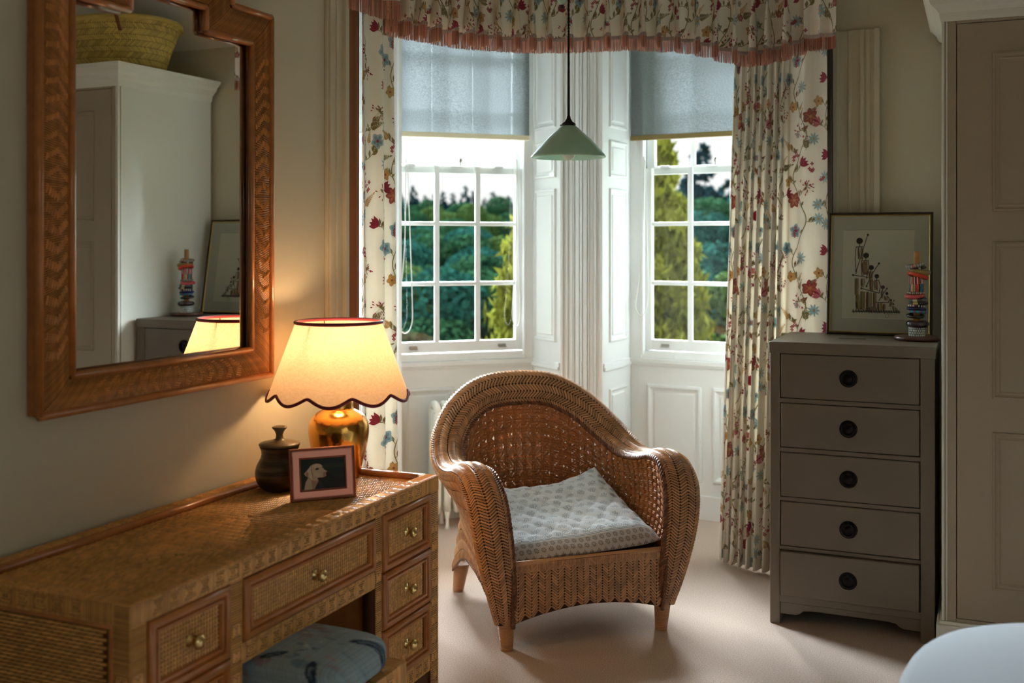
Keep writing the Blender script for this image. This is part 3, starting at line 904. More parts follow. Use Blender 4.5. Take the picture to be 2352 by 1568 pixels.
MT['chain'] = M('white_bead_chain', (214, 212, 206), .4)
def blind(M4, loc, ang, ww, x0, x1, zb, bar, label, chain_x):
    t = thing('roller_blind', label, 'blind', (loc[0], loc[1], 0), ang, 'roller blinds in the bay')
    P = np.zeros((24, 30, 3))
    for i in range(24):
        for j in range(30):
            u = i / 23; v = j / 29
            P[i, j] = (x0 + (x1 - x0) * u, -.045 + .0015 * math.sin(9 * u + 5 * v) , zb + .02 + (ZT - .03 - zb) * v)
    MB().grid(P, flip=True).build('blind_cloth', MT['blind'], t)
    MB().box(x0, x1, -.055, -.038, zb, zb + .028).build('bottom_bar', MT[bar], t, smooth=False, bevel=.003)
    MB().lathe([(.022, 0), (.022, x1 - x0)], 20).build('roller', MT['white'], t, M=Matrix.Translation((x0, -.045, ZT - .02)) @ Matrix.Rotation(pi / 2, 4, 'Y'))
    if chain_x:
        g = MB()
        for sx in (0, .012):
            for z in np.arange(.88, ZT - .03, .0105):
                g.lathe([(.0008, -.003), (.0026, 0), (.0008, .003)], 6, (chain_x + sx, -.06, z), cap=False)
        g.build('bead_chain', MT['chain'], t, kind='stuff')
    return t
blind(M1, C1, A1, WW, .03, WW - .035, 2.075, 'bar1', 'blue-grey roller blind half down over the middle window, with a cream bottom bar', WW - .022)
blind(M2, C2, A2, .90, .02, .87, 2.075, 'bar2', 'blue-grey roller blind half down over the right-hand window, with an olive bottom bar', None)
blind(M0, C0, A0, WW, .03, WW - .03, 2.075, 'bar1', 'blue-grey roller blind in the left-hand window behind the floral curtain', None)
# white sash cords hanging in loops beside the panes
def cordloop(win, x, y, z0, zt, w):
    pts = [(x, y, zt), (x - w * .1, y, (zt + z0) / 2), (x - w * .55, y - .01, z0 + .16), (x - w * .7, y - .02, z0 + .05), (x - w * .2, y - .02, z0), (x + w * .35, y - .02, z0 + .04), (x + w * .45, y - .01, z0 + .2), (x + w * .1, y, zt - .02)]
    MB().tube(spline(pts, 8), .0028, 6).build('sash_cord', MT['chain'], win)
cordloop(win2, .085, -.01, 1.10, 1.99, .06)
cordloop(win1, .13, -.01, 1.02, 1.99, .07)
cordloop(win1, WW - .10, -.01, 1.04, 1.99, .04)

# ------------------------------------------------------------------ rise-and-fall pendant lamp
def pendant():
    d = 4.30
    P0 = Pd(1306, 362, d)
    t = thing('pendant_lamp', 'pale green enamel pendant lamp on a twisted black flex before the windows', 'lamp', (P0.x, P0.y, 0))
    z0 = P0.z; R = 86 / F * d; k = R / 86
    zz = lambda y: z0 + (362 - y) * k
    sh = [(R, 0), (R * 1.0, .004), (R * .965, .012), (R * .62, (362 - 322) * k), (R * .22, (362 - 291) * k + .0), (R * .16, (362 - 289) * k), (R * .16, (362 - 286) * k)]
    inn = [(r - .003, max(h - .003, .0)) for r, h in sh[::-1]]
    MB().lathe([(r, z0 + h) for r, h in inn + sh[1:]], 64, cap=False).build('shade', MT['green'], t)
    cp = [(.155, 289), (.19, 290), (.19, 286), (.17, 284), (.11, 281), (.055, 273), (.045, 268), (.03, 266)]
    MB().lathe([(R * r, zz(y) + .002) for r, y in cp], 32).build('gallery', MT['iron'], t)
    MB().tube([(-R * .19, 0, zz(287)), (-R * .24, 0, zz(287))], .003, 8).build('thumb_screw', MT['iron'], t)
    g = []
    for i in range(14):
        a = pi * i / 13; g.append((max(.0005, .027 * math.sin(a)), zz(355) + .012 - .027 * math.cos(a) - .008))
    MB().lathe(g, 24).build('light_bulb', MT['bulb'], t)
    MB().rope([(0, 0, zz(267)), (0, 0, 2.2), (0, 0, ZC - .02)], .0028, .0030, 130, strands=2, n=6, sub=260).build('twisted_flex', MT['iron'], t)
    # counterweight of the rise and fall
    c = Pd(1291, 20, d) - Vector((P0.x, P0.y, 0))
    cw = [(.002, 0), (.007, .002), (.007, .012), (.010, .014), (.012, .018), (.026, .04), (.031, .075), (.030, .13), (.02, .16), (.006, .17)]
    MB().lathe([(r, z) for r, z in cw[3:]], 28, tuple(c)).build('counterweight', MT['green'], t)
    MB().lathe([(r, z) for r, z in cw[:5]], 20, tuple(c)).build('counterweight_tip', MT['iron'], t)
    MB().tube([tuple(c + Vector((0, 0, .165))), (c.x, c.y, ZC - .02)], .002, 6).build('counterweight_cord', MT['iron'], t)
    MB().lathe([(.06, 0), (.055, .02), (.03, .03)], 28, (0, 0, ZC - .03)).build('ceiling_rose', MT['iron'], t)
pendant()
def rebase(t, loc):
    """put the Empty at the thing's base while its parts stay where they were built"""
    L_ = Vector(loc)
    t.location = L_
    for c in COL.objects:
        if c.parent == t: c.location = c.location - L_

def wrapface(mb, Fp, pitch=.0058, motif=.052, h=.0030, m0=.03, fac=.62):
    """cane wound round a bar, with little nested-square motifs"""
    W, L = Fp.Lv, Fp.Lu
    x = np.arange(pitch / 2, L, pitch)
    mw = motif * fac
    k0 = np.arange(m0, L - m0 - mw + 1e-6, motif) if motif else np.zeros(0)
    inm = ((x[:, None] > k0[None]) & (x[:, None] < k0[None] + mw)).any(1) if len(k0) else np.zeros(len(x), bool)
    xf = x[~inm]
    pillows(mb, Fp, np.stack([xf, np.full_like(xf, .0)], 1), np.stack([xf, np.full_like(xf, W)], 1), pitch * .41, h, st=4, end=.16)
    xs = x[inm]
    for a, b in ((.0, .20), (.80, 1.0)):
        pillows(mb, Fp, np.stack([xs, np.full_like(xs, a * W)], 1), np.stack([xs, np.full_like(xs, b * W)], 1), pitch * .41, h, st=3)
    if len(k0):
        for v, s, e in ((.26, .04, .96), (.74, .04, .96), (.38, .16, .84), (.62, .16, .84), (.5, .34, .66)):
            A_ = np.stack([k0 + s * mw, np.full_like(k0, v * W)], 1); B_ = np.stack([k0 + e * mw, np.full_like(k0, v * W)], 1)
            pillows(mb, Fp, A_, B_, W * .055, h * 1.3, st=4)
        for xx_ in (.04, .96, .2, .8):
            r = .22 if xx_ in (.04, .96) else .10
            A_ = np.stack([k0 + xx_ * mw, np.full_like(k0, (.5 - r) * W)], 1); B_ = np.stack([k0 + xx_ * mw, np.full_like(k0, (.5 + r) * W)], 1)
            pillows(mb, Fp, A_, B_, .0024, h * 1.1, st=4)

# ------------------------------------------------------------------ the rattan desk
X0, X1, Y0, Y1, ZD = -2.10, -1.59, 1.715, 3.085, .762
def desk():
    RG = [MT['rattan'], MT['rattan_gap']]
    t = thing('rattan_desk', 'honey rattan pedestal desk with brass knobs against the left wall under the mirror', 'desk')
    # carcass
    mb = MB()
    PT = .10
    mb.box(X0, X1 - .012, Y0 + .012, 2.063, PT, ZD - .03); mb.box(X0, X1 - .012, 2.712, Y1 - .012, PT, ZD - .03)
    mb.box(X0, X1 - .012, 2.05, 2.73, .535, ZD - .03)
    mb.build('carcass', MT['rattan_gap'], t, smooth=False)
    # woven top: slanted strands in rows, with a bolder diamond in the middle
    tp = MB(); zt = ZD - .016
    tp.cur = 1; tp.box(X0 + .02, X1 - .02, Y0 + .02, Y1 - .02, zt - .012, zt - .0003); tp.cur = 0
    Fp = Flat((X0 + .035, Y0 + .04, zt), (1, 0, 0), (0, 1, 0), X1 - X0 - .085, Y1 - Y0 - .08)
    pu, pv = .0080, .0200
    A, B = [], []
    cu, cv = Fp.Lu * .52, Fp.Lv * .36
    for j in range(int(Fp.Lv / pv)):
        v = (j + .5) * pv; u = np.arange(pu / 2, Fp.Lu, pu)
        m = (np.abs(u - cu) / .155 + abs(v - cv) / .26) > .93
        u = u[m]
        A.append(np.stack([u - pu * .42, np.full_like(u, v - pv * .46)], 1)); B.append(np.stack([u + pu * .42, np.full_like(u, v + pv * .46)], 1))
    pillows(tp, Fp, np.concatenate(A), np.concatenate(B), pu * .33, .0066)
    A, B = [], []
    for j in range(-9, 10):
        v = cv + j * .030; u = np.arange(cu - .16, cu + .16, .017)
        m = (np.abs(u - cu) / .150 + abs(v - cv) / .25) < 1
        u = u[m]
        A.append(np.stack([u - .004, np.full_like(u, v - .0145)], 1)); B.append(np.stack([u + .004, np.full_like(u, v + .0145)], 1))
    pillows(tp, Fp, np.concatenate(A), np.concatenate(B), .0078, .0062)
    tp.build('woven_top', RG, t)
    # raised rods inside the tray rim
    for nm, a, b_ in (('rim_rod', (X0 + .048, Y0 + .05, ZD - .004), (X0 + .048, Y1 - .05, ZD - .004)), ('rim_rod', (X0 + .048, Y1 - .05, ZD - .004), (X1 - .05, Y1 - .05, ZD - .004))):
        MB().tube([a, b_], .011, 10).build(nm, MT['rattan_rod'], t)
    for a, b_ in (((X1 - .047, Y0 + .05, ZD - .008), (X1 - .047, Y1 - .05, ZD - .008)), ((X0 + .05, Y0 + .047, ZD - .008), (X1 - .05, Y0 + .047, ZD - .008))):
        MB().tube([a, b_], .006, 8).build('rim_rod', MT['rattan_rod'], t)
    # wound edge bars: box with wound strands on the faces seen
    def bar(name, x0, x1, y0, y1, z0, z1, faces, motif=.05, m0=.04, fac=.62):
        mb = MB(); e_ = .0026; mb.cur = 1
        mb.box(x0 + e_, x1 - e_, y0 + e_, y1 - e_, z0 + e_, z1 - e_); mb.cur = 0
        for f in faces:
            if f == 'top_y': Fp = Flat((x0, y0, z1 - e_), (0, 1, 0), (1, 0, 0), y1 - y0, x1 - x0, (0, 0, 1))
            if f == 'top_x': Fp = Flat((x0, y0, z1 - e_), (1, 0, 0), (0, 1, 0), x1 - x0, y1 - y0, (0, 0, 1))
            if f == 'front_y': Fp = Flat((x1 - e_, y0, z0), (0, 1, 0), (0, 0, 1), y1 - y0, z1 - z0, (1, 0, 0))
            if f == 'front_z': Fp = Flat((x1 - e_, y0, z0), (0, 0, 1), (0, 1, 0), z1 - z0, y1 - y0, (1, 0, 0))
            if f == 'near_x': Fp = Flat((x0, y0 + e_, z0), (1, 0, 0), (0, 0, 1), x1 - x0, z1 - z0, (0, -1, 0))
            if f == 'near_z': Fp = Flat((x0, y0 + e_, z0), (0, 0, 1), (1, 0, 0), z1 - z0, x1 - x0, (0, -1, 0))
            if f == 'far_z': Fp = Flat((x0, y1 - e_, z0), (0, 0, 1), (1, 0, 0), z1 - z0, x1 - x0, (0, 1, 0))
            if f == 'far_x': Fp = Flat((x0, y1 - e_, z0), (1, 0, 0), (0, 0, 1), x1 - x0, z1 - z0, (0, 1, 0))
            flip = f in ('top_y', 'front_z', 'near_x', 'far_z')
            m_ = MB(); wrapface(m_, Fp, motif=motif, m0=m0, fac=fac)
            if np.dot(np.cross(Fp.u, Fp.v), Fp.n) < 0: m_.f = [q_[::-1] for q_ in m_.f]
            mb.add(np.concatenate(m_.v), m_.f)
        return mb.build(name, RG, t)
    bar('edge_binding', X1 - .048, X1, Y0, Y1, ZD - .048, ZD, ('top_y', 'front_y', 'near_z', 'far_z'), m0=.07)
    bar('edge_binding', X0, X0 + .045, Y0, Y1, ZD - .048, ZD + .006, ('top_y',), m0=.05)
    bar('edge_binding', X0 + .045, X1 - .048, Y0, Y0 + .045, ZD - .048, ZD, ('top_x', 'near_x'), m0=.05)
    bar('edge_binding', X0 + .045, X1 - .048, Y1 - .045, Y1, ZD - .048, ZD, ('top_x', 'far_x'), m0=.05)
    # posts
    for y0, y1 in ((Y0, Y0 + .050), (2.040, 2.084), (2.694, 2.730), (Y1 - .052, Y1)):
        fs = ['front_z']
        if y0 == Y0: fs.append('near_z')
        if y1 == Y1: fs.append('far_z')
        bar('post', X1 - .050, X1 - .001, y0, y1, 0, ZD - .048, fs, motif=.058, m0=.06, fac=.5)
    for y0, y1 in ((Y0, Y0 + .05), (Y1 - .05, Y1)):
        bar('post', X0, X0 + .05, y0, y1, 0, ZD - .048, ('near_z',) if y0 == Y0 else ('far_z',), motif=.058, m0=.06, fac=.5)
    bar('rail', X1 - .045, X1 - .002, 2.084, 2.694, .512, .560, ('front_y',), m0=.02)
    for y0, y1 in ((Y0 + .05, 2.04), (2.730, Y1 - .052)):
        bar('rail', X1 - .045, X1 - .002, y0, y1, .155, .205, ('front_y',), m0=.01)
    bar('rail', X0 + .05, X1 - .05, Y0, Y0 + .04, .155, .205, ('near_x',), m0=.02)
    # woven side panels
    for yy_, n_ in ((Y0 + .008, -1), (Y1 - .008, 1)):
        mb = MB(); mb.cur = 1; mb.box(X0 + .04, X1 - .04, yy_ - .003, yy_ + .003, .19, ZD - .05); mb.cur = 0
        Fp = Flat((X0 + .055, yy_ + n_ * .003, .20), (1, 0, 0), (0, 0, 1), X1 - X0 - .12, ZD - .055 - .20, (0, n_, 0))
        A, B = basket(Fp.Lu, Fp.Lv, .021, .0085)
        m_ = MB(); pillows(m_, Fp, A, B, .0036, .0046)
        if n_ > 0: m_.f = [q_[::-1] for q_ in m_.f]
        m_.f = [q_[::-1] for q_ in m_.f]
        mb.add(np.concatenate(m_.v), m_.f)
        mb.build('side_panel', RG, t)
    for a, b_ in (((X0 + .052, Y0 + .004, ZD - .052), (X1 - .052, Y0 + .004, ZD - .052)), ((X1 - .054, Y0 + .004, .21), (X1 - .054, Y0 + .004, ZD - .052))):
        MB().tube([a, b_], .006, 8).build('side_rod', MT['rattan_rod'], t)
    # inner faces of the kneehole
    for y in (2.064, 2.711):
        MB().box(X0 + .02, X1 - .05, y - .004, y + .004, .12, .53).build('kneehole_panel', MT['rattan_rod'], t, smooth=False)
    # drawers: polished rod frame, caned front, brass knob
    def drawer(y0, y1, z0, z1):
        xf = X1 - .006
        fr = MB()
        fr.rings(y0, y1, z0, z1, [(0, -.02), (0, .004), (.003, .010), (.010, .012), (.017, .010), (.020, .002), (.022, .002), (.025, .008), (.031, .008), (.034, 0)])
        M4 = Matrix(((0, -1, 0, xf), (1, 0, 0, 0), (0, 0, 1, 0), (0, 0, 0, 1)))
        d = fr.build('drawer', MT['rattan_rod'], t, smooth=True, sharp=50, M=M4)
        cn = MB()
        cn.cur = 1; cn.box(xf - .012, xf - .0005, y0 + .01, y1 - .01, z0 + .01, z1 - .01); cn.cur = 0
        Fp = Flat((xf - .0005, y0 + .034, z0 + .034), (0, 1, 0), (0, 0, 1), y1 - y0 - .068, z1 - z0 - .068, (1, 0, 0))
        p_ = .0098
        A, B = [], []
        for i in range(int(Fp.Lu / p_)):
            u = (i + .5) * p_; v = np.arange(p_ / 2, Fp.Lv, p_) 
            A.append(np.stack([np.full_like(v, u), v - p_ * .5], 1)); B.append(np.stack([np.full_like(v, u), v + p_ * .5], 1))
        pillows(cn, Fp, np.concatenate(A), np.concatenate(B), p_ * .24, .0042)
        A, B = [], []
        for i in range(int(Fp.Lu / p_) + 1):
            u = i * p_; v = np.arange(p_ * .5, Fp.Lv, p_)
            A.append(np.stack([np.full_like(v, u) - p_ * .42, v + p_ * .25], 1)); B.append(np.stack([np.full_like(v, u) + p_ * .42, v + p_ * .25], 1))
        pillows(cn, Fp, np.concatenate(A), np.concatenate(B), p_ * .2, .0022)
        cn.build('caned_front', RG, d)
        kp = [(.0145, 0), (.0145, .002), (.006, .004), (.0055, .014), (.008, .018), (.0150, .021), (.0165, .026), (.014, .031), (.007, .034), (.0005, .035)]
        k = MB().lathe(kp, 24).build('knob', MT['brass'], d, M=Matrix.Translation((xf + .001, (y0 + y1) / 2, (z0 + z1) / 2)) @ Matrix.Rotation(pi / 2, 4, 'Y'))
    for y0, y1 in ((Y0 + .054, 2.036), (2.734, Y1 - .058)):
        for z0, z1 in ((.545, .712), (.376, .540), (.209, .371)): drawer(y0, y1, z0, z1)
    drawer(2.088, 2.690, .563, .710)
    rebase(t, ((X0 + X1) / 2, (Y0 + Y1) / 2, 0))
desk()

# ------------------------------------------------------------------ stool with the blue ikat cushion
def stool():
    t = thing('rattan_stool', 'low rattan stool pushed into the kneehole of the desk', 'stool')
    x0, x1, y0, y1, zt = -1.86, -1.385, 2.11, 2.50, .405
    mb = MB()
    e_ = .002
    for (a0, a1, b0, b1) in ((x1 - .05, x1, y0, y1), (x0, x0 + .05, y0, y1), (x0, x1, y1 - .05, y1), (x0, x1, y0, y0 + .05)):
        mb.box(a0, a1, b0, b1, zt - .06, zt)
    mb.box(x0 + .03, x1 - .03, y0 + .03, y1 - .03, zt - .05, zt - .01)
    o = mb.build('seat_frame', MT['rattan_gap'], t, bevel=.006)
    w_ = MB()
    for Fp in (Flat((x1 + .0005, y0, zt - .06), (0, 1, 0), (0, 0, 1), y1 - y0, .06, (1, 0, 0)), Flat((x0, y1 + .0005, zt - .06), (1, 0, 0), (0, 0, 1), x1 - x0, .06, (0, 1, 0)),
               Flat((x1 - .05, y0, zt + .0005), (0, 1, 0), (1, 0, 0), y1 - y0, .05, (0, 0, 1)), Flat((x0, y1 - .05, zt + .0005), (1, 0, 0), (0, 1, 0), x1 - x0, .05, (0, 0, 1)),
               Flat((x0, y0 - .0005, zt - .06), (1, 0, 0), (0, 0, 1), x1 - x0, .06, (0, -1, 0))):
        m_ = MB(); wrapface(m_, Fp, motif=.06, m0=.05)
        if np.dot(np.cross(Fp.u, Fp.v), Fp.n) < 0: m_.f = [q_[::-1] for q_ in m_.f]
        w_.add(np.concatenate(m_.v), m_.f)
    w_.build('cane_wrapping', MT['rattan'], t)
    for x, y in ((x0 + .03, y0 + .03), (x1 - .03, y0 + .03), (x0 + .03, y1 - .03), (x1 - .03, y1 - .03)):
        MB().lathe([(.020, 0), (.024, .05), (.026, zt - .06)], 16, (x, y, 0)).build('leg', MT['rattan_rod'], t)
    for y in (y0 + .03, y1 - .03):
        MB().tube([(x0 + .03, y, .12), (x1 - .03, y, .12)], .012, 10).build('stretcher', MT['rattan_rod'], t)
    rebase(t, ((x0 + x1) / 2, (y0 + y1) / 2, 0))
    # ikat print
    W = H = 700
    rg = np.random.default_rng(5)
    a = canvas(W, H, (146, 166, 174)); p = Pen(a)
    for k in range(26):
        x, y = rg.uniform(0, W, 2); c = [(150, 110, 112), (148, 132, 128), (92, 120, 138), (152, 158, 150)][k % 4]
        p.ell(x, y, rg.uniform(30, 70), rg.uniform(14, 30), rg.uniform(-.6, .6), c, .55)
    for x, y, rx, ry, an in ((180, 200, 70, 22, .5), (430, 120, 26, 80, .3), (560, 360, 24, 90, -.3), (300, 470, 80, 20, -.4), (120, 560, 22, 70, .2), (620, 620, 60, 18, .7), (400, 300, 60, 16, -.9)):
        p.ell(x, y, rx, ry, an, (34, 52, 72)); p.ell(x, y, rx * .6, ry * .45, an, (108, 130, 138)); p.ell(x + 8, y - 6, rx * .3, ry * .2, an, (30, 46, 64))
    for k in range(46):
        x, y = rg.uniform(0, W, 2); an = rg.uniform(-.8, .8)
        c = [(196, 206, 204), (74, 100, 122), (168, 134, 134), (110, 140, 146)][k % 4]
        p.ell(x, y, rg.uniform(14, 46), rg.uniform(4, 9), an, c, .75)
    sh = rg.integers(-9, 10, W)
    for i in range(W): a[:, i] = np.roll(a[:, i], sh[i], 0)
    sh = rg.integers(-5, 6, H)
    for i in range(H): a[i] = np.roll(a[i], sh[i], 0)
    a *= 1 + rg.normal(0, .06, (1, W, 1)) + rg.normal(0, .05, (H, 1, 1))
    MT['ikat'] = M_img('blue_ikat_cotton', np.clip(a, 0, 1), .9, bump=.2)
    # cushion: soft block
    N = 40; P = np.zeros((N, N, 3)); Q = np.zeros((N, N, 3)); uv = []
    def cush(x0, x1, y0, y1, z0, z1, mat, label):
        m = MB(); n_ = 44; R = .045
        # superellipse cross loops: build as closed grid over the sphere-like param
        nu, nv = 72, 28; P = np.zeros((nu, nv, 3)); U = np.zeros((nu, nv, 2))
        for i in range(nu):
            th = 2 * pi * i / nu
            for j in range(nv):
                ph_ = -pi / 2 + pi * j / (nv - 1)
                s = lambda v, e: math.copysign(abs(v) ** e, v)
                cx = s(math.cos(ph_), .35); 
                X = s(math.cos(th), .30) * cx; Y = s(math.sin(th), .30) * cx; Z = s(math.sin(ph_), .55)
                puff = .5 + .5 * (1 - X * X) * (1 - Y * Y)
                P[i, j] = ((x0 + x1) / 2 + X * (x1 - x0) / 2, (y0 + y1) / 2 + Y * (y1 - y0) / 2, (z0 + z1) / 2 + Z * (z1 - z0) / 2 * (.86 + .14 * puff))
                U[i, j] = ((P[i, j, 0] + .5 * P[i, j, 2]) / .42, (P[i, j, 1] + .6 * P[i, j, 2]) / .42)
        P = np.concatenate([P, P[:1]]); U = np.concatenate([U, U[:1]])
        m.grid(P)
        o = m.build('stool_cushion', mat, uv=U.reshape(-1, 2))
        tag(o, label, 'cushion')
    cush(-1.85, -1.375, 2.115, 2.425, .403, .515, MT['ikat'], 'thick blue-grey ikat cushion on the rattan stool under the desk')
stool()

# ------------------------------------------------------------------ stepped rattan mirror
def mirror():
    t = thing('rattan_mirror', 'tall stepped mirror in a woven honey rattan frame on the left wall', 'mirror')
    xw, xf = XL + .004, XL + .052
    O = [(1.937, 1.083), (2.865, 1.083), (2.865, 2.222), (2.668, 2.222), (2.668, 2.31), (2.134, 2.31), (2.134, 2.222), (1.937, 2.222)]
    I = [(2.038, 1.172), (2.762, 1.172), (2.762, 2.122), (2.546, 2.122), (2.546, 2.190), (2.238, 2.190), (2.238, 2.122), (2.038, 2.122)]
    n = len(O)
    # backing board and frame sides
    fr = MB()
    v = [(xw, y, z) for y, z in O] + [(xf - .012, y, z) for y, z in O] + [(xf - .012, y, z) for y, z in I] + [(xw, y, z) for y, z in I]
    f = []
    for i in range(n):
        j = (i + 1) % n
        f += [(i, j, n + j, n + i), (n + i, n + j, 2 * n + j, 2 * n + i), (2 * n + i, 2 * n + j, 3 * n + j, 3 * n + i), (3 * n + i, 3 * n + j, j, i)]
    fr.add(v, f); fr.build('frame_core', MT['rattan_rod'], t, smooth=False)
    # rods along both edges
    for poly, r, nm in ((O, .0105, 'outer_rod'), (I, .0105, 'inner_rod')):
        for i in range(n):
            a, b_ = poly[i], poly[(i + 1) % n]
            dirr = Vector((0, b_[0] - a[0], b_[1] - a[1])).normalized()
            ins = .006
            MB().tube([(xf - .010, a[0], a[1]), (xf - .010, b_[0], b_[1])], r, 10).build(nm, MT['rattan_rod'], t)
    # wound bands on each bar
    for i in range(n):
        a, b_, c, d = [np.array((xf - .012, *p)) for p in (O[i], O[(i + 1) % n], I[(i + 1) % n], I[i])]
        Lb = (np.linalg.norm(b_ - a) + np.linalg.norm(c - d)) / 2; Wd = (np.linalg.norm(d - a) + np.linalg.norm(c - b_)) / 2 / 1.35
        nu, nv = 40, 9
        P = np.zeros((nu, nv, 3))
        for k in range(nu):
            for m in range(nv):
                u, v_ = k / (nu - 1), m / (nv - 1)
                p = (a * (1 - u) + b_ * u) * (1 - v_) + (d * (1 - u) + c * u) * v_
                p = p + np.array([.009 * math.sin(pi * v_), 0, 0]); P[k, m] = p
        S = Surf(P)
        if S.N[5, 4][0] < 0: S = Surf(P, flip=True); fl_ = True
        else: fl_ = False
        mb = MB(); mb.cur = 1; mb.grid(P, flip=fl_); mb.cur = 0
        w_ = MB()
        m1 = .10 * S.Lv; pitch = .0054
        x = np.arange(pitch / 2, S.Lu, pitch)
        pillows(w_, S, np.stack([x, np.full_like(x, m1)], 1), np.stack([x, np.full_like(x, S.Lv - m1)], 1), pitch * .41, .0030, end=.14)
        # chevron motifs growing out from the middle of the bar
        if Lb > .25:
            mid = S.Lu / 2; st_ = .043
            k = np.arange(0, int((mid - .09) / st_))
            for sgn in (-1, 1):
                for kk in k:
                    xc = mid + sgn * (kk + .35) * st_
                    for r_ in range(-4, 5):
                        vv = S.Lv / 2 + r_ * S.Lv * .072
                        uu = xc - sgn * (4 - abs(r_)) * .0052 * -1
                        A_ = [(uu - .0095, vv - .002 * np.sign(r_))]; B_ = [(uu + .0095, vv + .002 * np.sign(r_))]
                        pillows(w_, S, A_, B_, .0034, .0062, base=.0006)
        if fl_: w_.f = [q_[::-1] for q_ in w_.f]
        mb.add(np.concatenate(w_.v), w_.f)
        mb.build('woven_band', [MT['mirror_cane'], MT['rattan_gap']], t)
    # inner lip: dark reveal down to the glass
    lip = MB()
    v = [(xf - .012, y, z) for y, z in I] + [(xw + .016, y, z) for y, z in I]
    lip.add(v, [(i, n + i, n + (i + 1) % n, (i + 1) % n) for i in range(n)])
    lip.build('inner_lip', MT['rattan_rod'], t, smooth=False, solid=.002)
    g = bpy.data.materials.new('silvered_glass'); g.use_nodes = True
    b_ = g.node_tree.nodes['Principled BSDF']; b_.inputs['Metallic'].default_value = 1; b_.inputs['Roughness'].default_value = 0.0; b_.inputs['Base Color'].default_value = (.95, .96, .94, 1)
    ym, zm = 2.40, 1.68
    gm = MB()
    gl = gm.add([(0, y - ym, z - zm) for y, z in [(I[k][0] + s * .004, I[k][1]) for k, s in zip(range(n), (0,) * n)]], [tuple(range(n))])
    go = gl.build('mirror_glass', g, t, smooth=False)
    go.location = (xw + .020, ym, zm)
    go.rotation_euler = (0, MIR_TILT, MIR_ROT)
    rebase(t, (XL, 2.40, 1.083))
MIR_ROT, MIR_TILT = math.radians(-.44), 0.0
mirror()

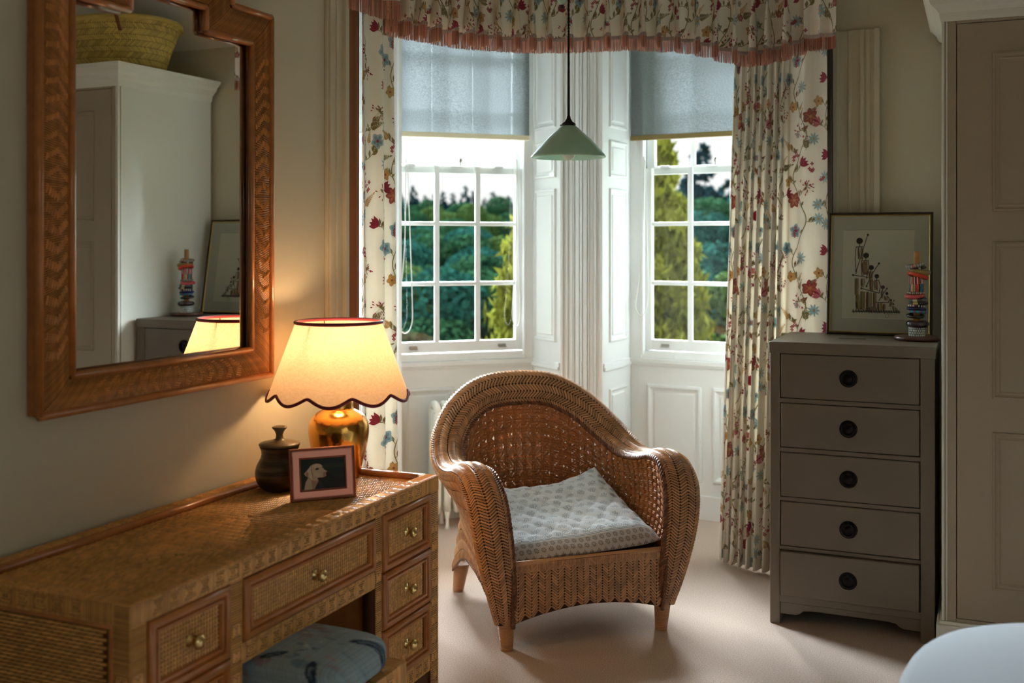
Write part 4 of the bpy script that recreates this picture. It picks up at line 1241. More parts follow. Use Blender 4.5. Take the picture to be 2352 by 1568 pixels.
# ------------------------------------------------------------------ table lamp
def table_lamp():
    lx, ly, lz = -1.895, 2.975, ZD - .010
    t = thing('table_lamp', 'lit table lamp with a hammered gold urn base and cream scalloped shade', 'lamp', (lx, ly, lz))
    kb = .098
    prof = [(.066, 0), (.070, .004), (.072, .02), (.080, .06), (.091, .10), (.097, .135), (.0975, .16), (.093, .182), (.080, .200), (.062, .211), (.050, .216), (.047, .219), (.047, .236), (.0465, .248), (.038, .254), (.015, .257), (.012, .262)]
    MB().lathe([(r, z) for r, z in [(prof[0][0], 0)] + prof], 64).build('urn_base', MT['gold'], t, sub=1)
    MB().lathe([(.011, .258), (.011, .30), (.016, .302), (.016, .345), (.010, .348)], 20).build('lamp_holder', MT['brass'], t)
    m = bpy.data.materials.new('glowing_bulb'); m.use_nodes = True; b_ = m.node_tree.nodes['Principled BSDF']
    b_.inputs['Emission Color'].default_value = (1, .60, .28, 1); b_.inputs['Emission Strength'].default_value = 30
    MB().lathe([(.010, .345), (.014, .355), (.027, .378), (.030, .398), (.026, .416), (.013, .428), (.001, .431)], 24).build('light_bulb', m, t)
    z0, z1 = .275, .497; r0, r1 = .220, .137
    N, K = 300, 14
    a = np.arange(N) * 2 * pi / N
    ns = 10
    sc_ = np.sqrt(np.sin((a - math.radians(25)) * ns / 2) ** 2 + .03)
    zb_ = z0 - .029 * (sc_ - .25)
    P = np.zeros((N, K, 3))
    for k in range(K):
        v = k / (K - 1)
        z = zb_ * (1 - v) + z1 * v
        r = r1 + (r0 - r1) * (z1 - z) / (z1 - z0)
        P[:, k] = np.stack([r * np.cos(a), r * np.sin(a), z], 1)
    sm, n_, pb = nodes('cream_linen_shade')
    L = n_.links.new
    tcn = n_.nodes.new('ShaderNodeTexCoord'); nz1 = n_.nodes.new('ShaderNodeTexNoise'); nz1.inputs['Scale'].default_value = 110; nz1.inputs['Detail'].default_value = 5
    mp = n_.nodes.new('ShaderNodeMapping'); mp.inputs['Scale'].default_value = (1, 1, 1.8)
    L(tcn.outputs['Object'], mp.inputs[0]); L(mp.outputs[0], nz1.inputs['Vector'])
    r_ = n_.nodes.new('ShaderNodeValToRGB'); L(nz1.outputs[0], r_.inputs[0])
    r_.color_ramp.elements[0].position = .3; r_.color_ramp.elements[1].position = .7
    r_.color_ramp.elements[0].color = (*lin((222, 196, 164)), 1); r_.color_ramp.elements[1].color = (*lin((234, 214, 190)), 1)
    L(r_.outputs[0], pb.inputs['Base Color']); pb.inputs['Roughness'].default_value = .9
    tr = n_.nodes.new('ShaderNodeBsdfTranslucent'); L(r_.outputs[0], tr.inputs[0])
    mx = n_.nodes.new('ShaderNodeMixShader'); mx.inputs[0].default_value = .5
    out = [x for x in n_.nodes if x.type == 'OUTPUT_MATERIAL'][0]
    L(pb.outputs[0], mx.inputs[1]); L(tr.outputs[0], mx.inputs[2]); L(mx.outputs[0], out.inputs[0])
    sh = MB().grid(P, cyc=True).build('shade', sm, t)
    trim = M('crimson_velvet_trim', (122, 22, 40), .7, sheen=.3)
    bot = [tuple(x) for x in P[:, 0]]
    MB().tube([tuple(Vector(x) * 1.0) for x in bot], .0052, 8, closed=True, flat=1.0).build('shade_trim', trim, sh)
    MB().tube([((r1 + .001) * math.cos(x), (r1 + .001) * math.sin(x), z1) for x in a[::3]], .0056, 8, closed=True).build('shade_trim', trim, sh)
    for k in range(3):
        an = k * 2 * pi / 3 + .4
        MB().tube([(0.016 * math.cos(an), .016 * math.sin(an), .345), (.10 * math.cos(an), .10 * math.sin(an), .40), (r1 * math.cos(an), r1 * math.sin(an), z1 - .006)], .0016, 6).build('shade_carrier', MT['brass'], sh)
    ld = bpy.data.lights.new('lamp_light', 'POINT'); ld.energy = LAMP_W; ld.color = (1, .70, .46); ld.shadow_soft_size = .03
    lo = bpy.data.objects.new('lamp_light', ld); COL.objects.link(lo); lo.parent = t; lo.location = (0, 0, .405)
    m.node_tree.nodes['Principled BSDF'].inputs['Base Color'].default_value = (1, 1, 1, 1)
    return t
LAMP_W = 2.0
table_lamp()

# ------------------------------------------------------------------ stoneware jar with lid
def jar():
    m, n_, b_ = nodes('dark_stoneware_glaze')
    L = n_.links.new
    tcn = n_.nodes.new('ShaderNodeTexCoord'); wv = n_.nodes.new('ShaderNodeTexNoise'); wv.inputs['Scale'].default_value = 14; wv.inputs['Detail'].default_value = 3
    mp = n_.nodes.new('ShaderNodeMapping'); mp.inputs['Scale'].default_value = (.35, .35, 3.4); L(tcn.outputs['Object'], mp.inputs[0]); L(mp.outputs[0], wv.inputs['Vector'])
    r_ = n_.nodes.new('ShaderNodeValToRGB'); L(wv.outputs[0], r_.inputs[0]); L(r_.outputs[0], b_.inputs['Base Color'])
    e_ = r_.color_ramp.elements; e_[0].position = .40; e_[0].color = (*lin((44, 37, 30)), 1); e_[1].position = .62; e_[1].color = (*lin((104, 90, 66)), 1)
    x_ = e_.new(.52); x_.color = (*lin((66, 56, 44)), 1)
    b_.inputs['Roughness'].default_value = .35
    c = Pd(639, 1118, 3.31)
    t = thing('stoneware_jar', 'dark round stoneware jar with a knobbed lid beside the photo frame', 'jar', (-1.965, 2.752, ZD - .012))
    k = .0740 / 52
    y = lambda v: (1128 - v) * k * .93
    body = [(.040, 0), (.052, .002), (.064, .016), (.072, .034), (.0745, .052), (.071, .072), (.064, .086), (.056, .098), (.0535, .112), (.0555, .124), (.0600, .130), (.0600, .134), (.055, .134)]
    MB().lathe([(.03, 0)] + body + [(.050, .130), (.048, .10)], 56).build('body', m, t, sub=1)
    lid = M('lid_glaze', (112, 98, 70), .4, var=.25, vscale=20)
    MB().lathe([(.056, .134), (.0615, .136), (.0625, .140), (.060, .143), (.045, .147), (.022, .151), (.012, .156), (.0105, .168), (.015, .180), (.0225, .188), (.0235, .191), (.019, .193), (.010, .188), (.001, .187)], 48).build('lid', lid, t)
jar()

# ------------------------------------------------------------------ rose-gold photo frame
def photo():
    t = thing('photo_frame', 'small rose-gold photo frame of a pale labrador, standing on the desk', 'photo frame', (-1.7665, 2.693, ZD - .012), math.radians(46))
    fm = M('rose_gold', (178, 116, 96), .3, metal=.8, var=.05)
    lean = Matrix.Rotation(math.radians(-10), 4, 'X')
    W, H = .194, .152
    mb = MB(); mb.rings(-W / 2, W / 2, 0, H, [(0, -.008), (0, .004), (.003, .007), (.007, .004), (.010, .0035), (.027, .0035), (.030, .006), (.032, .004), (.033, -.002)])
    mb.build('frame', fm, t, smooth=False, bevel=.0008, M=lean)
    bd_ = MB()
    for i in range(34):                                       # beaded edge
        pass
    x = np.arange(-W / 2 + .006, W / 2 - .004, .0042)
    for z_, a_ in ((.006, 0), (H - .006, 0)):
        for xx_ in x: bd_.lathe([(.0003, -.0016), (.0016, 0), (.0003, .0016)], 6, (xx_, -.006, z_), cap=False)
    for z_ in np.arange(.006, H - .004, .0042):
        for xx_ in (-W / 2 + .006, W / 2 - .006): bd_.lathe([(.0003, -.0016), (.0016, 0), (.0003, .0016)], 6, (xx_, -.006, z_), cap=False)
    bd_.build('beading', fm, t, M=lean, kind='stuff')
    # the print
    w_, h_ = 420, 285
    a = canvas(w_, h_, (22, 30, 22)); p = Pen(a)
    rg = np.random.default_rng(2)
    for _ in range(40): p.ell(rg.uniform(0, w_), rg.uniform(0, h_), rg.uniform(30, 90), rg.uniform(8, 26), 0, [(26, 36, 26), (18, 24, 20), (32, 42, 28)][_ % 3], .5)
    p.poly([(150, 175), (420, 190), (420, 235), (190, 225)], (44, 50, 30), .8, 14)
    E = np.array([[1190, 45], [-115, 810]], float); Ei = np.linalg.inv(E)
    def D(*pts):
        r = (np.array(pts, float) - np.array([300, 430])) @ Ei.T
        return np.stack([r[:, 0] * w_, (1 - r[:, 1]) * h_], 1)
    cr, sh_, hi, tan = (206, 182, 154), (150, 118, 94), (226, 208, 184), (176, 124, 92)
    p.poly(D((1000, 800), (1080, 785), (1230, 850), (1260, 900), (1120, 905), (1000, 900)), (20, 17, 22), .9, 5)
    p.poly(D((700, 1200), (760, 1080), (810, 985), (900, 1000), (960, 1180)), (58, 44, 36), .8, 8)
    p.poly(D((520, 900), (450, 1030), (415, 1235), (700, 1205), (745, 1090), (800, 985), (700, 950), (600, 900)), cr, 1, 2)
    p.poly(D((600, 960), (640, 1210), (700, 1205), (745, 1090), (790, 990)), sh_, .55, 8)
    p.poly(D((520, 700), (560, 600), (640, 545), (745, 520), (850, 535), (905, 590), (935, 665), (1000, 700), (1042, 730), (1030, 800), (985, 860), (900, 890), (800, 900), (790, 980), (690, 955), (600, 900)), cr, 1, 2)
    p.poly(D((620, 580), (745, 530), (850, 550), (890, 610), (800, 620), (680, 640)), hi, .6, 8)
    p.poly(D((650, 720), (760, 740), (860, 800), (780, 880), (680, 860)), hi, .45, 10)
    p.poly(D((920, 750), (1000, 735), (1035, 760), (1000, 850), (930, 880)), (166, 122, 108), .8, 5)
    p.poly(D((1005, 730), (1045, 735), (1060, 790), (1020, 830), (1000, 790)), (34, 26, 30), 1, 3)
    p.poly(D((765, 905), (830, 890), (930, 885), (1010, 850), (1020, 905), (920, 965), (830, 965), (785, 945)), (40, 28, 26), 1, 3)
    p.poly(D((600, 605), (540, 640), (470, 730), (408, 800), (440, 850), (520, 905), (590, 955), (640, 950), (640, 870), (612, 760), (598, 680)), hi, 1, 2)
    p.poly(D((440, 790), (500, 740), (530, 800), (520, 880), (600, 950), (560, 935), (460, 860)), tan, .8, 6)
    p.line(D((604, 610), (588, 680), (612, 760), (640, 860), (648, 930)), 4, (110, 76, 56), .85)
    ex, ey = D((755, 665))[0]; p.ell(ex, ey, 17, 9, .2, (30, 20, 18)); p.ell(ex + 3, ey + 1, 3, 2.4, 0, (70, 76, 84))
    ex, ey = D((905, 615))[0]; p.ell(ex, ey, 4, 9, 0, (70, 48, 40))
    yy, xx = np.mgrid[0:h_, 0:w_]
    a *= (1 + rg.normal(0, .03, (h_, w_, 1)))
    pm = M_img('dog_photograph', np.clip(a, 0, 1), .5, coat=.0)
    x0, x1, z0, z1 = -W / 2 + .032, W / 2 - .032, .032, H - .032
    MB().add([(x0, -.0005, z0), (x1, -.0005, z0), (x1, -.0005, z1), (x0, -.0005, z1)], [(0, 1, 2, 3)]).build('photograph', pm, t, smooth=False, uv=[(0, 0), (1, 0), (1, 1), (0, 1)], M=lean)
    MB().box(-W / 2 + .004, W / 2 - .004, .002, .007, .004, H - .004).build('back_board', MT['dark'], t, smooth=False, M=lean)
    MB().add([(-.02, .036, .13), (.02, .036, .13), (.026, .080, .0), (-.026, .080, .0)], [(0, 1, 2, 3)]).build('easel_strut', MT['dark'], t, smooth=False, solid=.003)
photo()
# ------------------------------------------------------------------ big wicker armchair
CH = (-1.619, 4.143); CHR = math.radians(43)
def chair():
    t = thing('wicker_armchair', 'large rounded wicker armchair with open cane back in the bay, facing into the room', 'armchair', (*CH, 0), CHR)
    # (x, y, z, half width, across vector)
    K = [((0, .415, .862), .068, (0, .30, .95)),
         ((.16, .400, .845), .068, (.22, .30, .92)),
         ((.285, .345, .775), .068, (.62, .30, .72)),
         ((.365, .255, .685), .068, (.86, .22, .46)),
         ((.400, .15, .625), .066, (.96, .10, .22)),
         ((.412, .04, .598), .064, (1, 0, .04)),
         ((.416, -.08, .604), .064, (1, 0, -.06)),
         ((.416, -.20, .628), .066, (1, 0, -.12)),
         ((.412, -.295, .618), .068, (1, 0, -.12)),
         ((.404, -.365, .555), .070, (1, 0, -.06)),
         ((.392, -.392, .455), .068, (1, 0, 0)),
         ((.374, -.396, .340), .061, (1, 0, 0)),
         ((.352, -.388, .220), .049, (1, 0, 0)),
         ((.333, -.372, .105), .031, (1, 0, 0))]
    half = np.array([[*p, w_, *a] for p, w_, a in K])
    left = half[1:][::-1].copy(); left[:, 0] *= -1; left[:, 4] *= -1
    full = np.concatenate([left, half])
    s = spline_n(full, 10)
    n = len(s)
    C = s[:, :3]; W_ = s[:, 3]; Av = s[:, 4:7]
    T = np.gradient(C, axis=0); T /= np.linalg.norm(T, axis=1)[:, None]
    Av = Av - T * (Av * T).sum(1)[:, None]; Av /= np.linalg.norm(Av, axis=1)[:, None]
    # left half runs foot -> back so outward is still away from the centre
    Nn = np.cross(T, Av); Nn /= np.linalg.norm(Nn, axis=1)[:, None]
    # on the left side (negative x) flip so the normal faces up / out
    mid = n // 2
    ref = np.zeros_like(Nn)
    for i in range(n):
        zf = C[i]
        ref[i] = (0, -.55, .45) if zf[2] > .57 else (0, -1, .0)
        if abs(zf[0]) > .3 and zf[2] > .57: ref[i] = (0, -.15, 1)
    sg = np.sign((Nn * ref).sum(1)); Nn *= sg[:, None]
    bth = np.clip(W_ * .55, .018, .038)
    def rimP(phi):
        return C[:, None] + Av[:, None] * (W_[:, None] * np.cos(phi)[None])[..., None] + Nn[:, None] * (bth[:, None] * np.sin(phi)[None])[..., None]
    ph = np.linspace(0, 2 * pi, 25)
    core = MB(); core.grid(rimP(ph)); core.build('rim_core', MT['wicker_gap'], t)
    ph = np.linspace(-1.15, pi + .9, 26)
    P = rimP(ph); S = Surf(P)
    ctr = P.mean(axis=1, keepdims=True)
    if ((P - ctr) * S.N).sum() < 0: S = Surf(P, flip=True)
    w_ = MB(); A, B = herring(S.Lu, S.Lv, 10, .0118, .85)
    pillows(w_, S, A, B, .0041, .0072, st=4, base=.0006)
    w_.build('woven_rim', MT['wicker'], t)
    inner = C - Av * (W_ * 1.0)[:, None] - Nn * .004 * 0
    outer = C + Av * (W_ * .92)[:, None] - Nn * (bth * .6)[:, None]
    # dark twisted braid along the inside edge
    br = MB(); bp_ = (C - Av * (W_ * 1.06)[:, None] + Nn * .006)
    br.rope([tuple(x) for x in bp_[::3]], .0062, .0058, 62, strands=3, n=6, sub=4); br.build('inner_braid', MT['braid'], t)
    # ---- inner shell: open cane from rim down to the seat
    m0, m1 = np.argmin(np.abs(C[:mid, 1] + .36) + (C[:mid, 2] < .5) * 9), mid + np.argmin(np.abs(C[mid:, 1] + .36) + (C[mid:, 2] < .5) * 9)
    top = inner[m0:m1 + 1]
    # seat outline following the same parameter
    seat = []
    for p in top:
        x, y = p[0], p[1]
        a = math.atan2(y + .05, x)
        sx = .335 * np.sign(x) * min(1, abs(x) / .30) ** .9
        yy = min(y, .40)
        seat.append((np.clip(x * .93, -.330, .330), yy - .075 * max(0, min(1, (yy + .1) / .4)), .30))
    seat = np.array(seat)
    topr = resample(top, 160); seat = resample(seat, 160)
    # keep matching x/y
    nv = 24; Pn = np.zeros((160, nv, 3))
    for k in range(nv):
        v = k / (nv - 1)
        q_ = topr * (1 - v) + seat * v
        bulge = .020 * math.sin(pi * v)
        cen = np.array([0, -.05, 0]); d = q_ - cen; d[:, 2] = 0; d /= np.linalg.norm(d, axis=1)[:, None]
        Pn[:, k] = q_ + d * bulge
    S = Surf(Pn)
    if S.N[80, 12][1] > 0: S = Surf(Pn, flip=True)
    cane = MB()
    pu = .0415; nvr = 12
    nu_ = int(S.Lu / pu); pu = S.Lu / nu_; pv = S.Lv / nvr
    def add(A, B, hw, h, base, end=.2): pillows(cane, S, np.array(A), np.array(B), hw, h, st=4, base=base, end=end)
    VA, VB, HA, HB, KA, KB, XA, XB, YA, YB_ = [], [], [], [], [], [], [], [], [], []
    for i in range(nu_ + 1):
        u = i * pu
        for j in range(nvr + 1):
            v = j * pv
            for o_ in (-.0048, .0048):
                VA.append((u + o_, v - pv * .5)); VB.append((u + o_, v + pv * .5))       # uprights, over the long rows
                HA.append((u, v + o_ * .9)); HB.append((u + pu, v + o_ * .9))             # long rows, behind
                KA.append((u - .0110, v + pv * .5 + o_ * .85)); KB.append((u + .0110, v + pv * .5 + o_ * .85))  # short ties over
            c_ = (u + pu * .5, v + pv * .5)
            XA.append((c_[0] - pu * .36, c_[1] + pv * .40)); XB.append((c_[0] + pu * .36, c_[1] - pv * .40))
            YA.append((c_[0] - pu * .34, c_[1] - pv * .38)); YB_.append((c_[0] + pu * .34, c_[1] + pv * .38))
    add(VA, VB, .0038, .0055, .004, .38); add(HA, HB, .0038, .0050, -.002, .38); add(KA, KB, .0032, .0060, .0085)
    add(XA, XB, .0026, .0055, -.002); add(YA, YB_, .0024, .0040, -.005)
    cane.build('cane_back', MT['cane'], t)
    # ---- outer shell from the rim's outer edge down to the arched base
    o0, o1 = np.argmin(np.abs(C[:mid, 2] - .14)), mid + np.argmin(np.abs(C[mid:, 2] - .14))
    o0 = 0; o1 = n - 1
    topo = outer[o0:o1 + 1]
    basek = [(-.350, -.350, .10), (-.362, -.20, .20), (-.360, -.02, .235), (-.340, .14, .20), (-.325, .28, .13), (-.312, .362, .085), (-.23, .368, .13), (-.10, .365, .19), (0, .37, .20),
             (.10, .365, .19), (.23, .368, .13), (.312, .362, .085), (.325, .28, .13), (.340, .14, .20), (.360, -.02, .235), (.362, -.20, .20), (.350, -.350, .10)]
    # match parameters: split the outer edge at the rear corners
    NN = 200
    tf = resample(topo, 4000)
    bf = resample(spline(basek, 12), 4000)
    # parameter by azimuth around the chair centre so side edges stay upright
    def az(P): return np.unwrap(np.arctan2(P[:, 0], P[:, 1] + .02))
    at, ab = az(tf), az(bf)
    lt_ = np.linspace(0, 1, 4000)
    g = np.linspace(0, 1, NN)
    # the front verticals share one azimuth: blend arclength at the ends
    Tt = resample(topo, NN)
    bi = np.interp(g, [0, .20, .38, .5, .62, .80, 1], [0, .0, .27, .5, .73, 1.0, 1])
    Bb = np.stack([np.interp(bi, lt_, bf[:, k]) for k in range(3)], 1)
    # along the front legs the shell ends on the leg itself
    nv = 22; Po = np.zeros((NN, nv, 3))
    legm = (Tt[:, 1] < -.30)
    for i in range(NN):
        a = Tt[i].copy(); b_ = Bb[i].copy()
        if g[i] < .20 or g[i] > .80:
            e_ = min(g[i], 1 - g[i]) / .20
            b_ = np.array([np.sign(a[0]) * .350, -.345, .10 + 0 * e_])
        for k in range(nv):
            v = k / (nv - 1)
            q_ = a * (1 - v) + b_ * v
            pinch = .045 * math.sin(pi * v) * (1 if a[2] > .5 else a[2] / .5 * .4)
            d = np.array([q_[0], q_[1], 0]); d /= (np.linalg.norm(d) + 1e-9)
            Po[i, k] = q_ - d * pinch * .9
    S = Surf(Po)
    if S.N[100, 10][1] < 0: S = Surf(Po, flip=True)
    sh = MB()
    i0, i1 = int(NN * .165), int(NN * .835)
    A, B = herring(S.Lu, S.Lv, 14, .0135, .8)
    m = (A[:, 0] > S.Lu * .17) & (A[:, 0] < S.Lu * .83)
    pillows(sh, S, A[m], B[m], .0045, .0065, st=4)
    sh.build('woven_outer_shell', MT['wicker'], t)
    # edge braid along the base
    eb = MB(); eb.rope([tuple(x) for x in Bb[46:155:4]], .0025, .0032, 60, strands=2, n=6, sub=5); eb.build('base_braid', MT['braid'], t)
    # ---- front apron
    nx, nz_ = 30, 12; Pa = np.zeros((nx, nz_, 3))
    for i in range(nx):
        for k in range(nz_):
            u, v = i / (nx - 1), k / (nz_ - 1)
            x = -.335 + .67 * u
            zlo = .085 + .062 * math.sin(pi * u) ** .8
            Pa[i, k] = (x, -.388 - .012 * math.sin(pi * u), .322 * (1 - v) + zlo * v)
    S = Surf(Pa)
    if S.N[5, 5][1] > 0: S = Surf(Pa, flip=True)
    ap = MB(); ap.grid(Pa - np.array([0, -.003, 0]))
    ap_o = ap.build('apron_core', MT['wicker_gap'], t, solid=.004)
    ap = MB()
    A, B = herring(S.Lv, S.Lu, 26, .0112, 1.0); A = A[:, ::-1].copy(); B = B[:, ::-1].copy()
    md = (A + B) / 2; ok = (md[:, 1] > .016) & (md[:, 1] < S.Lv); A, B = A[ok], B[ok]
    # quarter-turn the weave in large diamonds by flipping half the columns
    pillows(ap, S, A, B, .0037, .0062)
    x = np.arange(.003, S.Lu, .0062)
    pillows(ap, S, np.stack([x, np.full_like(x, -.0)], 1), np.stack([x, np.full_like(x, .034)], 1), .0028, .0042)
    ap.build('woven_apron', MT['wicker'], t)
    MB().tube([(x_, -.385, .320) for x_ in np.linspace(-.33, .33, 8)], .011, 10).build('seat_rail', MT['wicker'], t)
    for sx in (-1, 1):
        b2 = MB(); b2.rope([(sx * .318, -.404, .62 - .30), (sx * .316, -.408, .26), (sx * .312, -.404, .18), (sx * .305, -.398, .09)], .005, .0052, 10, strands=3, n=6, sub=10)
        b2.build('corner_braid', MT['braid'], t)
        b3 = MB(); b3.rope([(sx * .326, -.398, .315), (sx * .328, -.405, .40), (sx * .328, -.395, .50), (sx * .328, -.362, .575)], .005, .0052, 10, strands=3, n=6, sub=10)
        b3.build('corner_braid', MT['braid'], t)
    # seat deck
    sd = MB(); Fp = Flat((-.325, -.38, .318), (1, 0, 0), (0, 1, 0), .65, .70)
    poly = [(-.33, -.385), (.33, -.385), (.335, .05), (.29, .22), (.15, .32), (-.15, .32), (-.29, .22), (-.335, .05)]
    sd.prism(poly, .300, .318); sd.build('seat_deck', MT['wicker_gap'], t, smooth=False)
    # ---- wound feet
    for nm, x, y, tx, ty in (('leg', -.325, -.362, -.318, -.360), ('leg', .325, -.362, .318, -.360), ('leg', -.283, .325, -.292, .352), ('leg', .283, .325, .292, .352)):
        lg = MB(); nr = 22; pr = []
        for k in range(nr * 3):
            z = k / (nr * 3 - 1)
            r = .021 + .011 * z + .0028 * abs(math.sin(k * pi / 3))
            pr.append((r, z))
        v0 = []
        H = .125
        m_ = MB().lathe([(r, z * H) for r, z in pr], 18)
        V = m_.v[0]; V[:, 0] += tx + (x - tx) * V[:, 2] / H; V[:, 1] += ty + (y - ty) * V[:, 2] / H
        m_.build(nm, MT['wicker'], t, smooth=False)
    return t

def spline_n(P, sub):
    P = np.asarray(P, float); n = len(P); out = []
    for i in range(n - 1):
        p0 = P[i - 1] if i else 2 * P[0] - P[1]; p1, p2 = P[i], P[i + 1]; p3 = P[i + 2] if i < n - 2 else 2 * P[-1] - P[-2]
        for k in range(sub):
            t = k / sub
            out.append(.5 * ((2 * p1) + (-p0 + p2) * t + (2 * p0 - 5 * p1 + 4 * p2 - p3) * t * t + (-p0 + 3 * p1 - 3 * p2 + p3) * t ** 3))
    out.append(P[-1]); return np.array(out)
chair_o = chair()

# ------------------------------------------------------------------ quilted seat cushion
def chair_cushion():
    W, H = 1100, 1100
    a = canvas(W, H, (236, 242, 245)); p = Pen(a)
    ink = (118, 130, 140)
    rg = random.Random(9)
    st_ = 92
    k = 0
    for j in range(3, 13):
        for i in range(-1, 13):
            x = i * st_ + (st_ / 2 if j % 2 else 0); y = j * st_ * .92
            if y < 250 or y > 1030: continue
            for q_ in range(26):                              # rosette of fine leaves
                r = 30 * math.sqrt(q_ / 26); th = q_ * 2.4
                p.ell(x + r * math.cos(th) * 1.05, y + r * math.sin(th) * .85, 4.6, 2.2, th, ink, .85)
    p._put(p._box(2, W - 3, 2, 150)[1], np.ones((153, W)), (178, 170, 162)) if False else None
    a[0:205] = np.array((186, 177, 168)) / 255
    br_ = (124, 110, 102)
    for j in range(0, 5):
        for i in range(0, 23):
            x = i * 48 + (24 if j % 2 else 0); y = 18 + j * 41
            for q_ in range(8):
                t = q_ * pi / 4; p.ell(x + 12 * math.cos(t), y + 12 * math.sin(t), 5.4, 3.8, t, br_, .9)
            p.ell(x, y, 3, 3, 0, br_)
    a[205:212] = np.array((215, 214, 208)) / 255; a[212:216] = np.array(ink) / 255; a[222:225] = np.array(ink) / 255
    a[216:222, ::8] = np.array(ink) / 255
    for i in range(0, 18):                                    # row of circles above the border
        x = i * 62 + 20; y = 262
        for r, w_ in ((25, 2.5), (14, 3)):
            th = np.linspace(0, 2 * pi, 20); p.line(np.stack([x + r * np.cos(th), y + r * np.sin(th)], 1), w_, ink, .8)
        p.ell(x, y, 5, 5, 0, ink)
    mt = M_img('block_print_quilt', np.clip(a, 0, 1), .9, bump=.1, sheen=.2)
    nu, nv = 96, 96
    Pt = np.zeros((nu, nv, 3)); Pb = np.zeros((nu, nv, 3)); U = np.zeros((nu, nv, 2))
    for i in range(nu):
        for j in range(nv):
            u, v = i / (nu - 1), j / (nv - 1)
            xn = 2 * u - 1
            hw = .318 - .045 * v ** 2
            x = hw * xn
            yb_ = .145 + .03 * xn - .0 * v
            y = -.385 + (yb_ + .385) * v + .018 * (1 - v) * xn * xn
            # rises towards the back, corners turned up
            zc = .352 + .112 * v ** 1.3 + .055 * (v ** 3) * (abs(xn) ** 2.5) + .012 * v * xn - .012 * (1 - v) * (1 - xn)
            ed = min(1, 9 * min(u, 1 - u)) ** .5; ed2 = min(1, 7 * min(v, 1 - v)) ** .5
            th = .048 * (ed * ed2) ** 1.0
            qd = .5 * (abs(math.sin((u * 9 + v * 8) * pi / 1.25)) ** .35 + abs(math.sin((u * 9 - v * 8) * pi / 1.25)) ** .35) if v > .16 else .95
            crumple = .003 * math.sin(14 * u + 9 * v) * math.sin(11 * v - 5 * u) + .002 * math.sin(31 * u * v + 4)
            Pt[i, j] = (x, y, zc + th * (1 + .0) + .015 * (qd - 1) * min(1, th / .03) + crumple)
            Pb[i, j] = (x, y, zc - th * (.7 if v < .5 else .6))
            s_ = (i / (nu - 1)); U[i, j] = (.02 + .96 * u, .10 + .86 * v)
    m = MB(); m.grid(Pt); m.grid(Pb, flip=True)
    Ub = U.copy(); Ub[..., 1] = np.clip(.10 - Ub[..., 1] * .3 + .03, 0, 1)
    # underside carries the border print, wrapping up the front edge
    for j in range(nv):
        v = j / (nv - 1); Ub[:, j, 1] = .10 - min(.095, v * .5)
    o = m.build('seat_cushion', mt, uv=np.concatenate([U.reshape(-1, 2), Ub.reshape(-1, 2)]))
    o.location = (*CH, 0); o.rotation_euler = (0, 0, CHR)
    tag(o, 'quilted pale grey-blue block-print cushion on the wicker armchair', 'cushion')
chair_cushion()
